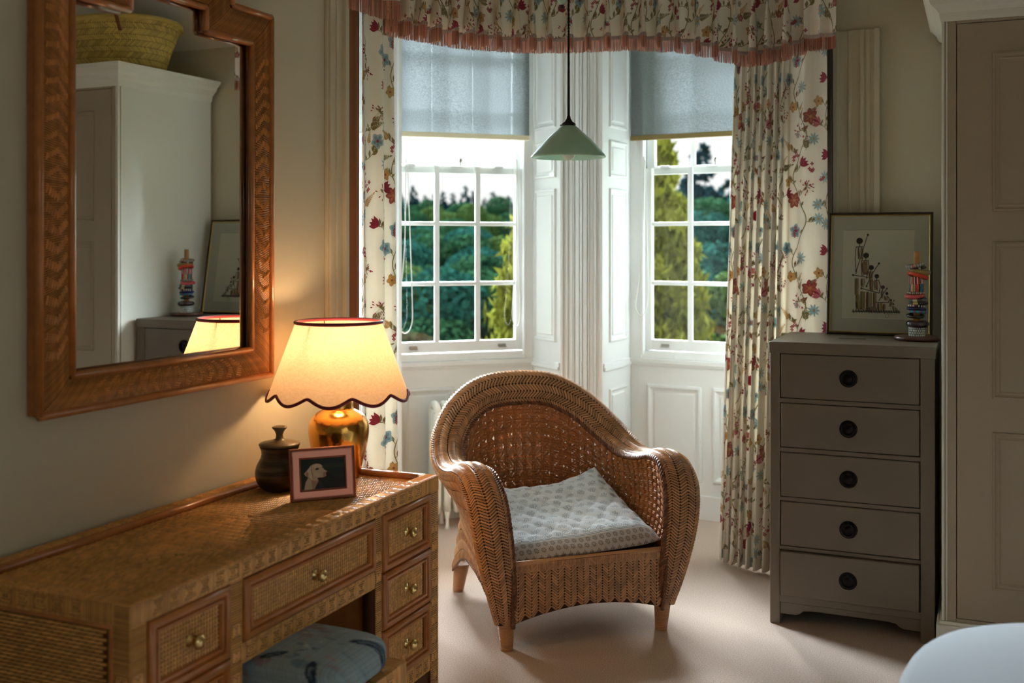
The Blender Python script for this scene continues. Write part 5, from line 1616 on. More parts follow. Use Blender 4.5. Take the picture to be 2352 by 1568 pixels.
# ------------------------------------------------------------------ grey chest of drawers
def chest():
    x0, x1, y0, y1, H = -.765, -.155, 4.34, 4.86, 1.114
    t = thing('chest_of_drawers', 'tall taupe chest of five drawers with round black ring pulls by the wardrobe', 'chest of drawers')
    m = MT['chest']
    b = MB()
    b.box(x0, x0 + .040, y0, y1, 0, H - .02); b.box(x1 - .052, x1, y0, y1, 0, H - .02)
    b.box(x0, x1, y1 - .02, y1, .09, H - .02); b.box(x0 + .03, x1 - .03, y0 + .02, y1, .09, .11)
    b.box(x0 + .03, x1 - .03, y0 + .3, y0 + .31, .1, H - .02)
    b.build('cabinet', m, t, smooth=False, bevel=.004)
    b = MB(); b.box(x0 - .003, x1 + .003, y0 - .004, y1 + .002, H - .045, H)
    b.build('top', m, t, smooth=False, bevel=.004)
    zs = [(.895, 1.067), (.701, .873), (.507, .679), (.313, .486), (.118, .293)]
    for k in range(4):
        z0, z1 = zs[k + 1][1] + .0025, zs[k][0] - .0025
        MB().box(x0 + .038, x1 - .050, y0 + .001, y0 + .04, z0, z1).build('rail', m, t, smooth=False, bevel=.002)
    MB().box(x0 + .038, x1 - .05, y0 + .001, y0 + .04, .088, .1155).build('rail', m, t, smooth=False, bevel=.002)
    # shaped apron
    pts = [(x0 + .038, .086), (x0 + .038, .040)]
    xs = [(x0 + .10, .040), (x0 + .115, .046), (x0 + .128, .058), (x0 + .16, .062)]
    pts += xs + [(x1 + x0 - a - .012, b_) for a, b_ in xs[::-1]] + [(x1 - .050, .040), (x1 - .050, .086)]
    ap = MB().prism([(a, b_) for a, b_ in pts], 0, .016)
    V = ap.v[0]; ap.v[0] = np.stack([V[:, 0], y0 + .010 + V[:, 2], V[:, 1]], 1)
    ap.build('apron', m, t, smooth=False, bevel=.002)
    for k, (z0, z1) in enumerate(zs):
        out = .014 if k == 4 else 0.0
        d = MB().box(x0 + .0425, x1 - .0545, y0 - .001 - out, y0 + .28, z0, z1).build('drawer', m, t, smooth=False, bevel=.0035)
        cx, cz = (x0 + x1) / 2 - .006, (z0 + z1) / 2 + .0
        Mk = Matrix.Translation((cx, y0 - .001 - out, cz)) @ Matrix.Rotation(pi / 2, 4, 'X')
        bp = MB().lathe([(.0335, 0), (.0335, .003), (.031, .0052), (.026, .0044), (.020, .0028), (.013, .003), (.010, .0046), (.0005, .005)], 40)
        bp.build('back_plate', MT['black'], d, M=Mk)
        rg = [(.0235 * math.cos(a), .0235 * math.sin(a), .0065 + .003 * (1 - math.sin(a)) * .5) for a in np.linspace(0, 2 * pi, 41)[:-1]]
        MB().tube(rg, .0036, 8, closed=True).build('ring_pull', MT['black'], d, M=Mk)
        MB().box(-.005, .005, .018, .029, .003, .012).build('ring_post', MT['black'], d, smooth=False, bevel=.0015, M=Mk)
    # small fretted plate let into the top
    g = MB(); cx, cy_ = -.478, 4.60
    g.box(cx - .052, cx + .052, cy_ - .016, cy_ + .016, H - .001, H + .0012)
    pl = M('fretted_plate', (96, 90, 78), .5, metal=.3)
    go = g.build('inlaid_plate', pl, t, smooth=False)
    g = MB()
    for i in range(16):
        for j in range(4): g.box(cx - .048 + i * .0062, cx - .0445 + i * .0062, cy_ - .0135 + j * .0072, cy_ - .009 + j * .0072, H + .001, H + .002)
    g.build('fretwork', MT['chest'], t, smooth=False, kind='stuff')
    rebase(t, ((x0 + x1) / 2, (y0 + y1) / 2, 0))
chest()

# ------------------------------------------------------------------ framed drawing on the chest
def picture():
    W, H = .425, .528
    t = thing('framed_picture', 'gilt and black framed ink drawing of tall figures leaning on the wall above the chest', 'picture', (-.394, 4.80, 1.1145), 0)
    lean = Matrix.Rotation(math.radians(-10), 4, 'X')
    mb = MB(); mb.rings(-W / 2, W / 2, 0, H, [(0, -.016), (0, .004), (.003, .007), (.008, .006), (.009, .002)])
    mb.build('frame', M('black_frame', (44, 30, 22), .4), t, smooth=False, M=lean)
    mb = MB(); mb.rings(-W / 2 + .009, W / 2 - .009, .009, H - .009, [(0, .002), (.003, .004), (.006, .001), (.006, -.003)])
    mb.build('gilt_slip', M('gilt_slip', (206, 178, 104), .35, metal=.8), t, smooth=False, M=lean)
    w_, h_ = 700, 880
    a = canvas(w_, h_, (186, 182, 166)); p = Pen(a)
    a[168:728, 104:600] = np.array((214, 208, 190)) / 255
    # window of the mount: pixel frame from the photograph 1905..2147 x 472..765
    def X(px): return (px - 1912) / (2140 - 1912) * w_
    def Y(py): return (760 - py) / (760 - 477) * h_
    a[:] = np.array((176, 172, 156)) / 255
    x0, x1, y0, y1 = int(X(1940)), int(X(2106)), int(Y(727)), int(Y(512))
    a[y0:y1, x0:x1] = np.array((198, 192, 174)) / 255
    a[y0 - 2:y0, x0:x1] = .9; a[y1:y1 + 2, x0:x1] = .45
    dk, br, md = (44, 34, 34), (110, 78, 46), (140, 116, 84)
    # zoomed crop coordinates (scale 4.126 from 1860,440)
    def Z(x, y): return X(1860 + x / 4.126), Y(440 + y / 4.126)
    s_ = w_ / (2140 - 1912) / 4.126
    def head(x, y, r): p.ell(*Z(x, y), r * s_, r * s_, 0, dk)
    def ln(*pts, w=7): p.line([Z(*q_) for q_ in pts], w * s_, dk)
    rg = random.Random(1)
    def brush(x0_, y0_, x1_, y1_, w, c):
        for k in range(9):
            o = rg.uniform(-w / 2, w / 2); c_ = tuple(min(255, max(0, v + rg.uniform(-28, 28))) for v in c)
            p.line([Z(x0_ + o, y0_ + rg.uniform(-8, 8)), Z((x0_ + x1_) / 2 + o * 1.1, (y0_ + y1_) / 2), Z(x1_ + o, y1_ + rg.uniform(-14, 14))], w * .16 * s_, c_, .75)
    def torso(x, y, w, h):
        brush(x, y, x + w * .1, y + h, w, br); brush(x + w * .3, y + h * .1, x + w * .2, y + h * .8, w * .6, md)
        brush(x - w * .3, y + h * .1, x - w * .1, y + h * .9, w * .2, dk)
    head(488, 408, 32); ln((488, 430), (488, 462)); ln((455, 470), (520, 468), w=9); torso(495, 480, 55, 110); ln((455, 470), (448, 590), (460, 715)); ln((568, 345), (530, 470), (460, 720)); head(568, 346, 11); brush(460, 705, 460, 738, 14, dk)
    head(554, 556, 28); ln((552, 580), (548, 602)); ln((505, 612), (575, 606), (585, 680), (560, 790)); torso(532, 620, 60, 130); head(430, 755, 10); ln((430, 755), (575, 778))
    head(606, 678, 25); ln((604, 700), (598, 725)); torso(596, 720, 40, 66); head(679, 636, 11); ln((679, 636), (620, 735), (562, 866)); head(564, 866, 9)
    head(660, 765, 22); ln((660, 785), (660, 806)); ln((640, 808), (680, 806), (697, 860), (684, 935)); torso(650, 815, 44, 80); torso(606, 800, 40, 110); head(513, 889, 9); ln((513, 889), (684, 932))
    head(720, 874, 19); ln((718, 890), (716, 912)); torso(712, 912, 26, 60); head(759, 886, 8); ln((759, 886), (722, 940), (684, 1010))
    head(759, 936, 15); torso(752, 965, 32, 40); ln((765, 962), (782, 990), (775, 1026)); head(653, 1026, 8); ln((653, 1028), (776, 1024))
    head(798, 1002, 11); torso(796, 1020, 24, 40); ln((828, 1004), (780, 1064), w=5); head(828, 1004, 6); head(821, 1040, 9); torso(822, 1060, 22, 40); head(844, 1080, 7); torso(850, 1092, 20, 26)
    for x, ya, yb, w in ((466, 795, 950, 34), (524, 795, 870, 34), (478, 950, 1090, 36), (524, 925, 1095, 52), (590, 930, 1100, 52), (640, 935, 1100, 34), (486, 1030, 1095, 60), (610, 1080, 1105, 90), (692, 1040, 1105, 48), (736, 1045, 1105, 32)):
        brush(x, ya, x, yb, w, br); brush(x + 4, ya, x + 2, yb, w * .7, md); brush(x - w * .3, ya, x - w * .2, yb, w * .25, dk)
    ln((428, 1126), (520, 1120), (640, 1124), (760, 1120), (880, 1124), w=9)
    for x in range(440, 880, 24): brush(x, 1104, x + 8, 1124, 18, dk)
    p.line([Z(770, 1130), Z(750, 1150), Z(748, 1172), Z(768, 1180), Z(782, 1160), Z(772, 1140), Z(800, 1146), Z(818, 1138), Z(838, 1146), Z(858, 1138)], 3.4 * s_, md, .9)
    pm = M_img('ink_drawing', np.clip(a, 0, 1), .5)
    q0, q1, r0, r1 = -W / 2 + .014, W / 2 - .014, .014, H - .014
    MB().add([(q0, .002, r0), (q1, .002, r0), (q1, .002, r1), (q0, .002, r1)], [(0, 1, 2, 3)]).build('mounted_drawing', pm, t, smooth=False, uv=[(0, 0), (1, 0), (1, 1), (0, 1)], M=lean)
    MB().box(q0, q1, -.0015, -.0008, r0, r1).build('glazing', MT['glass'], t, smooth=False, M=lean)
    MB().box(-W / 2 + .003, W / 2 - .003, .006, .014, .003, H - .003).build('back_board', MT['dark'], t, smooth=False, M=lean)
picture()

# ------------------------------------------------------------------ stand of beaded bracelets
BX, BY, BZ = -.233, 4.625, 1.1145
def bracelets():
    t = thing('bracelet_stand', 'round dark wooden stand with a bamboo post holding a stack of bracelets', 'stand', (BX, BY, BZ))
    dw = M('dark_polished_wood', (84, 44, 36), .3, var=.25, vscale=20, coat=.3)
    MB().lathe([(.080, 0), (.086, .003), (.088, .009), (.086, .015), (.082, .017), (.02, .018)], 48).build('base', dw, t)
    MB().lathe([(.0125, .016), (.0125, .352), (.011, .356), (.004, .354)], 24).build('post', M('bamboo', (176, 122, 66), .45, var=.2, vscale=40), t)
    k = .0001 * 0 + 1 / 573.0          # metres per picture pixel at the stand
    def mt(nm, c, **kw): return M('bead_' + nm, c, kw.pop('rough', .35), **kw)
    def ringmat(nm, cols, n=24, rough=.4):
        """bands of beads round the ring, by angle"""
        m, nn, b_ = nodes(nm); L = nn.links.new
        tcn = nn.nodes.new('ShaderNodeTexCoord'); gr = nn.nodes.new('ShaderNodeTexGradient'); gr.gradient_type = 'RADIAL'
        ml = nn.nodes.new('ShaderNodeMath'); ml.operation = 'MULTIPLY'; ml.inputs[1].default_value = n; fr = nn.nodes.new('ShaderNodeMath'); fr.operation = 'FRACT'
        rp = nn.nodes.new('ShaderNodeValToRGB'); rp.color_ramp.interpolation = 'CONSTANT'
        L(tcn.outputs['Object'], gr.inputs[0]); L(gr.outputs['Fac'], ml.inputs[0]); L(ml.outputs[0], fr.inputs[0]); L(fr.outputs[0], rp.inputs[0]); L(rp.outputs[0], b_.inputs['Base Color'])
        e_ = rp.color_ramp.elements
        e_[0].position = 0; e_[0].color = (*lin(cols[0]), 1); e_[1].position = 1 / len(cols); e_[1].color = (*lin(cols[1]), 1)
        for i, c in enumerate(cols[2:]): x_ = e_.new((i + 2) / len(cols)); x_.color = (*lin(c), 1)
        b_.inputs['Roughness'].default_value = rough
        return m
    # (pixel y centre, half height px, radius m, offset x m, tilt deg, material, kind, label)
    RED, ORG, BLK, WHT, TEAL, YEL = (206, 40, 44), (226, 84, 40), (24, 20, 24), (226, 222, 214), (44, 140, 156), (232, 200, 60)
    L_ = [
        (758.5, 11.5, .0300, .0, 0, M('bead_white_shell', (214, 222, 214), .4, island=.1), 'tess', 'white shell-mosaic bangle with dark seams, lowest on the stand'),
        (741.5, 7.5, .0315, .003, 0, M('bead_purple_wood', (62, 44, 46), .25, coat=.5), 'fat', 'fat glossy dark plum bangle just above the white mosaic bangle'),
        (722.5, 6.0, .0300, -.005, 3, M('bead_black_lacquer', (34, 24, 24), .2, coat=.6), 'open', 'thin glossy black hoop bracelet below the turquoise beads'),
        (713.0, 4.2, .0300, .002, 6, ringmat('bead_turquoise', [(40, 130, 160), (52, 150, 176), (40, 130, 160), (190, 50, 90)], 9), 'cord', 'turquoise beaded bracelet with small pink accents'),
        (706.5, 4.0, .0330, -.002, 5, ringmat('bead_navy', [(30, 34, 110), BLK, (30, 34, 110), (44, 30, 40), BLK], 3), 'cord', 'navy and black cord bracelet above the turquoise beads'),
        (699.5, 4.0, .0300, .001, 1, ringmat('bead_striped', [BLK, WHT, BLK, WHT, BLK, WHT, BLK, WHT, (180, 30, 40), (30, 60, 50)], 4), 'cord', 'black and white striped bracelet with a red and green section'),
        (693.5, 4.2, .0320, .006, -3, ringmat('bead_black_horn', [BLK, BLK, (196, 180, 110), BLK], 3), 'cord', 'black bracelet with pale horn-yellow inlays'),
        (686.0, 4.4, .0295, .003, -5, ringmat('bead_grey_cream', [(96, 112, 120), (84, 98, 106), (196, 184, 140), (60, 60, 50)], 3), 'cord', 'slate-grey and cream beaded bracelet under the coral one'),
        (677.5, 5.0, .0315, -.008, -4, M('bead_coral', (196, 82, 84), .5, var=.25, vscale=220), 'fatcord', 'thick coral-pink beaded bracelet in the middle of the stack'),
        (670.0, 3.2, .0300, -.003, 2, ringmat('bead_silver_mix', [(190, 184, 170), (120, 110, 100), (80, 64, 50), (200, 196, 186), (120, 60, 50)], 14), 'cord', 'thin silver and brown mixed bead bracelet above the coral one'),
        (658.5, 8.8, .0270, -.001, 1, ringmat('bead_teal_cuff', [TEAL, TEAL, TEAL, BLK, ORG, WHT, (120, 110, 80), YEL, (180, 60, 120), RED, ORG, BLK], 3), 'cuff', 'wide beaded cuff with teal, orange and yellow blocks'),
        (641.5, 8.5, .0275, -.002, -2, ringmat('bead_red_cuff', [RED, WHT, RED, RED, BLK, WHT, BLK, WHT, RED, RED, WHT, BLK], 4), 'cuff', 'wide red beaded cuff with white and black pattern'),
        (630.0, 5.4, .0330, .004, 16, M('bead_orange_red', (206, 62, 30), .45, var=.2, vscale=160), 'fatcord', 'orange-red beaded bracelet tilting down to the right'),
        (621.5, 5.6, .0340, .010, 7, M('bead_olive_gold', (140, 116, 58), .35, var=.2, vscale=90), 'fatcord', 'fat olive-gold bangle sticking out to the right near the top'),
        (613.5, 3.6, .0310, .001, -6, ringmat('bead_black_silver', [BLK, BLK, (180, 174, 160), BLK, (90, 40, 60)], 5), 'cord', 'black cord bracelet with silver beads close to the top'),
        (607.5, 4.2, .0310, -.007, -9, ringmat('bead_grey_stripe', [(170, 170, 164), (110, 110, 108)] * 5 + [ORG], 4), 'cord', 'top grey striped bracelet with an orange-coral end'),
    ]
    for i, (py, hh, R, ox, tilt, m, kd, lab) in enumerate(L_):
        z = BZ + (769.5 - py) / 573.0 * 1.0 + .016
        h = hh / 573.0
        b = MB()
        if kd == 'tess':
            b.lathe([(R * .80, -h), (R * .97, -h), (R * 1.06, -h * .4), (R * 1.07, h * .3), (R * 1.0, h), (R * .80, h)], 48)
            o = b.build('bracelet', M('bead_mosaic_seam', (40, 38, 36), .6), None)
            tl = MB(); r2 = random.Random(3)
            for row in range(4):
                for q_ in range(22):
                    a0 = 2 * pi * (q_ + (row % 2) * .5) / 22; z0_ = -h * .88 + row * h * .45
                    aw = 2 * pi / 22 * r2.uniform(.68, .9); RR = R * 1.085 - abs(row - 1.6) * .0006
                    vs = []
                    for rr in (R * .99, RR):
                        for aa, zz in ((a0, z0_ + r2.uniform(0, .0012)), (a0 + aw, z0_ + r2.uniform(0, .0012)), (a0 + aw, z0_ + h * .38), (a0, z0_ + h * .40)):
                            vs.append((rr * math.cos(aa), rr * math.sin(aa), zz))
                    tl.add(vs, [(0, 1, 5, 4), (1, 2, 6, 5), (2, 3, 7, 6), (3, 0, 4, 7), (4, 5, 6, 7)])
            tl.build('mosaic', m, o, smooth=False)
        elif kd == 'cuff':
            b.lathe([(R * .9, -h), (R, -h), (R * 1.03, -h * .8), (R * 1.03, h * .8), (R, h), (R * .9, h), (R * .9, -h)], 56, cap=False)
            o = b.build('bracelet', m, None)
            bd = MB()                                         # rows of tiny beads as ridges
            for zz in np.linspace(-h * .8, h * .8, 7):
                bd.tube([(R * 1.03 * math.cos(a), R * 1.03 * math.sin(a), zz) for a in np.linspace(0, 2 * pi, 49)[:-1]], .0011, 5, closed=True)
            bd.build('bead_rows', m, o)
        else:
            rt_ = {'fat': h, 'cord': h * .85, 'fatcord': h * .95, 'open': h * .62}[kd]
            pts = [(R * math.cos(a), R * math.sin(a), (.004 * math.sin(a) if kd == 'open' else .0012 * math.sin(2 * a + i))) for a in np.linspace(0, 2 * pi, 57)[:-1]]
            b.tube(pts, rt_, 12, closed=True)
            o = b.build('bracelet', m, None)
        o.location = (BX + ox, BY, z); 
        # tilt about the viewing axis (camera looks along -sY, cY)
        ax = Vector((-.33, .94, 0)); o.rotation_mode = 'QUATERNION'
        o.rotation_quaternion = Matrix.Rotation(math.radians(tilt), 3, ax).to_quaternion()
        tag(o, lab, 'bracelet', 'bracelets stacked on the stand')
bracelets()

# ------------------------------------------------------------------ fitted wardrobe
def wardrobe():
    x0, x1, y0, y1 = -.125, 1.75, 4.24, 4.952
    t = thing('wardrobe', 'tall cream panelled wardrobe with a cornice at the right, beside the chest', 'wardrobe')
    ms, mf = MT['wardrobe_lit_side'], MT['wardrobe']
    zb, zt = .13, 2.31
    b = MB()
    b.box(x0, x0 + .02, y0 + .02, y1, zb, zt); b.box(x1 - .02, x1, y0 + .02, y1, zb, zt); b.box(x0 + .02, x1 - .02, y1 - .02, y1, zb, zt)
    b.box(x0 + .02, x1 - .02, y0 + .02, y1 - .02, zb, zb + .02); b.box(x0 + .02, x1 - .02, y0 + .02, y1 - .02, zt - .02, zt)
    b.build('carcass', ms, t, smooth=False)
    # face frame with a small bead down the corner
    b = MB()
    b.box(x0, x0 + .045, y0, y0 + .02, zb, zt); b.box(x1 - .045, x1, y0, y0 + .02, zb, zt); b.box(x0 + .045, x1 - .045, y0, y0 + .02, zt - .012, zt); b.box(x0 + .045, x1 - .045, y0, y0 + .02, zb, zb + .012)
    b.build('face_frame', mf, t, smooth=False, bevel=.002)
    b = MB()
    b.box(x0 - .004, x0 + .006, y0 - .006, y0 + .01, zb, zt); b.box(x0 + .010, x0 + .016, y0 - .004, y0 + .01, zb, zt)
    b.build('corner_bead', ms, t, smooth=False, bevel=.003)
    # cornice: profile swept round left side, front, right side
    pr = [(0, 0), (.006, .0), (.010, .014), (.012, .03), (.026, .046), (.040, .058), (.046, .074), (.064, .094), (.070, .096), (.072, .112), (0, .112)]
    path = [((x0, y1), (-1, 0)), ((x0, y0), (-1, -1)), ((x1, y0), (1, -1)), ((x1, y1), (1, 0))]
    v = []; m_ = len(pr)
    for (px_, py_), (dx, dy) in path:
        for o, h in pr: v.append((px_ + dx * o, py_ + dy * o, zt - .002 + h))
    f = [(i * m_ + k, (i + 1) * m_ + k, (i + 1) * m_ + k + 1, i * m_ + k + 1) for i in range(3) for k in range(m_ - 1)]
    b = MB().add(v, f); b.box(x0, x1, y0, y1, zt + .10, zt + .11)
    b.build('cornice', ms, t, smooth=False)
    # plinth
    b = MB().box(x0 - .022, x1, y0 - .022, y1, 0, zb - .012); b.box(x0 - .012, x1, y0 - .012, y1, zb - .012, zb)
    b.build('plinth', ms, t, smooth=False, bevel=.003)
    # doors with three raised mouldings each
    dw = (x1 - x0 - .09 - .006) / 3
    prf = [(0, 0), (.002, .007), (.007, .008), (.011, .003), (.016, .0015), (.022, .004), (.027, .001), (.032, .001)]
    for k in range(3):
        a = x0 + .0475 + k * dw; bb = a + dw - .004
        d = MB().box(a, bb, y0 + .001, y0 + .02, zb + .014, zt - .014).build('door', mf, t, smooth=False, bevel=.0015)
        for z0, z1 in ((.262, .826), (.946, 1.508), (1.617, 2.186)):
            pm = MB().rings(a + .118, bb - .118, z0, z1, prf, fill=True, y=y0 + .001).build('panel_moulding', mf, d, smooth=False)
        MB().lathe([(.008, 0), (.006, .006), (.011, .018), (.014, .024), (.010, .030), (.001, .031)], 20).build('knob', MT['brass'], d, M=Matrix.Translation((bb - .05 if k != 1 else a + .05, y0 + .001, 1.05)) @ Matrix.Rotation(pi / 2, 4, 'X'))
    rebase(t, ((x0 + x1) / 2, (y0 + y1) / 2, 0))
wardrobe()

# palm basket on top, seen in the mirror
def basket_thing():
    bx, by, bz = .21, 4.56, 2.424
    t = thing('straw_basket', 'big yellow palm-straw basket on top of the wardrobe, seen in the mirror', 'basket', (bx, by, bz))
    prof = [(.25, 0), (.262, .05), (.285, .13), (.318, .22), (.335, .262)]
    nu, nv = 90, 14; P = np.zeros((nu + 1, nv, 3))
    rr = resample([(r, 0, z) for r, z in prof], nv)
    for i in range(nu + 1):
        a = 2 * pi * i / nu; 
        for k in range(nv):
            r, z = rr[k, 0], rr[k, 2]; P[i, k] = (r * math.cos(a) * 1.12, r * math.sin(a) * .93, z + .008 * math.sin(2 * a + 1) * z / .26)
    b = MB(); b.cur = 1; b.grid(P); b.cur = 0; S = Surf(P)
    if (S.N[10, 7] * P[10, 7]).sum() < 0: S = Surf(P, flip=True)
    A, B = herring(S.Lu, S.Lv, 9, .011, .9); pillows(b, S, A, B, .0052, .003)
    b.box(-.2, .2, -.2, .2, 0, .01)
    b.build('basket_body', [MT['straw'], M('straw_gap', (120, 96, 44), .8)], t)
    rim = [tuple(P[i, -1]) for i in range(0, nu, 2)]
    b = MB(); b.tube(rim, .014, 8, closed=True); b.build('rim', MT['straw'], t)
    b = MB(); b.tube(spline([(-.30, -.27, .18), (-.24, -.25, .30), (-.17, -.22, .42), (-.02, -.21, .49), (.12, -.22, .42), (.19, -.25, .30), (.21, -.28, .18)], 8), .011, 8, flat=.5)
    V = b.v[0]
    b.build('strap_handle', MT['leather'], t)
basket_thing()

# ------------------------------------------------------------------ bed, only a corner in view
def bed():
    x0, x1, y0, y1 = -.150, 1.95, 1.30, 2.86
    t = thing('bed', 'bed with a white duvet, its rounded corner at the lower right', 'bed')
    b = MB().box(x0 + .09, x1, y0 + .09, y1 - .09, .10, .34); b.build('bed_base', MT['wardrobe_lit_side'], t, smooth=False, bevel=.02)
    b = MB().box(x0 + .07, x1, y0 + .07, y1 - .07, .34, .59); b.build('mattress', MT['white'], t, bevel=.05)
    for x in (x0 + .16, x1 - .1):
        for y in (y0 + .16, y1 - .16): MB().lathe([(.025, 0), (.03, .1)], 14, (x, y, 0)).build('leg', MT['rattan_rod'], t)
    nu, nv = 150, 90; P = np.zeros((nu, nv, 3))
    for i in range(nu):
        for j in range(nv):
            # rounded-rectangle radial map; j from centre outwards and down the side
            th = 2 * pi * i / (nu - 1); rr = j / (nv - 1)
            s = lambda v, e_: math.copysign(abs(v) ** e_, v)
            cx_, sx_ = s(math.cos(th), .52), s(math.sin(th), .52)
            top = min(1, rr / .62)
            ax, ay = (x1 - x0) / 2, (y1 - y0) / 2
            if rr <= .62:
                e_ = top; X_, Y_ = cx_ * ax * e_, sx_ * ay * e_
                z = .712 - .10 * e_ ** 4 + .004 * math.sin(X_ * 9) * math.sin(Y_ * 8)
            else:
                dn = (rr - .62) / .38
                X_, Y_ = cx_ * (ax + .008 * math.sin(dn * pi) + .006 * math.sin(th * 26) * dn), sx_ * (ay + .008 * math.sin(dn * pi) + .006 * math.sin(th * 26) * dn)
                z = .612 - .32 * dn
            P[i, j] = ((x0 + x1) / 2 + X_, (y0 + y1) / 2 + Y_, z)
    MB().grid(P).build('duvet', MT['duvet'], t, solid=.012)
    rebase(t, ((x0 + x1) / 2, (y0 + y1) / 2, 0))
bed()

# ------------------------------------------------------------------ cast radiator under the middle window
def radiator():
    M4 = M1
    n = 9; sp_ = .0525
    # left end at picture x 985
    t = thing('radiator', 'white cast-iron column radiator under the middle window behind the armchair', 'radiator', (C1[0], C1[1], 0), A1)
    xs0 = .252
    for k in range(n):
        x = xs0 + k * sp_
        b = MB()
        for y in (-.10, -.155, -.21):
            b.tube(spline([(x, y, .10), (x, y, .30), (x, y, .62)], 3), .0195, 12, flat=1.0)
            b.lathe([(.001, -.018), (.010, -.016), (.0165, -.008), (.0195, 0)], 14, (x, y, .10), cap=False)
        arch = [(x, -.10, .61), (x, -.115, .638), (x, -.155, .650), (x, -.195, .638), (x, -.21, .61)]
        b.tube(spline(arch, 4), .021, 12)
        b.tube([(x, -.10, .13), (x, -.21, .13)], .019, 10)
        b.build('section', MT['radiator'], t)
    for k in (1, n - 2):
        for y in (-.10, -.21):
            MB().lathe([(.014, 0), (.010, .02), (.009, .05), (.018, .10)], 12, (xs0 + k * sp_, y, 0)).build('foot', MT['radiator'], t)
    MB().tube([(xs0 - .01, -.155, .57), (xs0 + (n - 1) * sp_ + .01, -.155, .57)], .013, 10).build('header_pipe', MT['radiator'], t)
    MB().tube([(xs0 - .01, -.155, .14), (xs0 + (n - 1) * sp_ + .01, -.155, .14)], .013, 10).build('header_pipe', MT['radiator'], t)
radiator()
# ------------------------------------------------------------------ garden and wooded hill outside
GZ = -4.6
def hill_z(x, y):
    d = max(0.0, math.hypot(x, y) - 26)
    return GZ - .012 * d + min(13.5, .098 * max(0, d - 22)) + .5 * math.sin(x * .05) * math.cos(y * .07)
g = []
xs = np.linspace(-190, 70, 70); ys = np.linspace(6.3, 250, 70)
P = np.array([[(x, y, hill_z(x, y)) for y in ys] for x in xs])
o = MB().grid(P, flip=False).build('grass_hillside', M('meadow_grass', (70, 92, 44), .95, var=.3, vscale=.4))
tag(o, 'grassy ground rising to the wooded hill outside the windows', 'ground', kind='structure')
def leafmat(nm, c, isl=.5, tr=.10, haze=0): return M(nm, c, 1.0, island=isl, var=.3, vscale=.5, trans=tr, spec=0.0)
LM = dict(
    dec1=leafmat('leaves_mid_green', (42, 76, 52)), dec2=leafmat('leaves_blue_green', (36, 80, 72)), dec3=leafmat('leaves_olive_green', (66, 88, 48)),
    con1=leafmat('needles_dark', (22, 52, 60)), con2=leafmat('needles_dark_green', (26, 58, 56)), gold=leafmat('golden_conifer_sprays', (112, 114, 44), .75, .12))
BARK = M('bark', (70, 58, 46), .95, var=.3)
def leafcloud(centers, n, size, seed, droop=0.0, elong=1.0, hull=None):
    r = np.random.default_rng(seed)
    C = np.array([c[:3] for c in centers]); R = np.array([c[3] for c in centers])
    pw = R ** 2; pw /= pw.sum()
    i = r.choice(len(C), n, p=pw)
    d = r.normal(size=(n, 3)); d /= np.linalg.norm(d, axis=1)[:, None]
    rad = R[i] * (1 - .35 * r.random(n) ** 2)
    c = C[i] + d * rad[:, None] * np.array([1, 1, .85])
    a = r.normal(size=(n, 3)); a[:, 2] -= droop * 2; a /= np.linalg.norm(a, axis=1)[:, None]
    b = np.cross(a, d + r.normal(size=(n, 3)) * .4); b /= np.linalg.norm(b, axis=1)[:, None]
    s = size * r.uniform(.6, 1.3, n)
    a = a * (s * elong)[:, None]; b = b * (s / math.sqrt(elong))[:, None]
    V = np.stack([c - a - b * .3, c - a * .2 + b, c + a, c - a * .1 - b], 1).reshape(-1, 3)
    F = np.arange(n * 4).reshape(-1, 4)
    return V, F
def tree_mesh(kind, seed, n):
    r = np.random.default_rng(seed)
    if kind == 'dec':
        cs = [(r.normal() * 1.5, r.normal() * 1.5, 4.6 + r.normal() * 1.25, r.uniform(.9, 1.6)) for _ in range(26)]
        V, F = leafcloud(cs, n, .105, seed); th = 4
    else:
        cs = []
        for k in range(40):
            z = 1.0 + 8.0 * (k / 40); rr = 2.1 * (1 - (z - 1) / 8.6) ** .85
            for q_ in range(3 if rr > .8 else 2):
                a = r.uniform(0, 2 * pi); cs.append((rr * .7 * math.cos(a), rr * .7 * math.sin(a), z, max(.16, rr * .34)))
        V, F = leafcloud(cs, n, .10, seed, droop=.6, elong=1.8); th = 8
    me = bpy.data.meshes.new('foliage'); me.from_pydata(V.tolist(), [], F.tolist()); me.update()
    return me
TM = {('dec', s): tree_mesh('dec', s, 26000) for s in (1, 2, 3)}
TM.update({('con', s): tree_mesh('con', s + 10, 16000) for s in (1, 2)})
trunkme = MB().tube([(0, 0, 0), (.1, 0, 2.5), (0, .05, 5.2)], [.28, .2, .08], 8).build('trunk', BARK).data
bpy.data.objects.remove([o for o in bpy.data.objects if o.name == 'trunk'][0])
USED = {}
def tree(px, d, kind, var, h, mat, label, group, ytop=None):
    p = ray(px, HOR) * d
    x, y = p.x, p.y
    z = hill_z(x, y)
    label = make_label(px, ytop, mat, kind, d)
    t = tag(empty('tree', (x, y, z), random.uniform(0, 6)), label, 'tree', group)
    base = 6.6 if kind == 'dec' else 9.2
    s = h / base; t.scale = (s * random.uniform(.95, 1.2), s * random.uniform(.95, 1.2), s)
    me = TM[(kind, var)]
    key = (me.name, mat)
    if key not in MC:
        m2 = me.copy(); m2.materials.append(LM[mat]); MC[key] = m2
    f = bpy.data.objects.new('foliage', MC[key]); COL.objects.link(f); f.parent = t
    k = bpy.data.objects.new('trunk', trunkme); COL.objects.link(k); k.parent = t
MC = {}
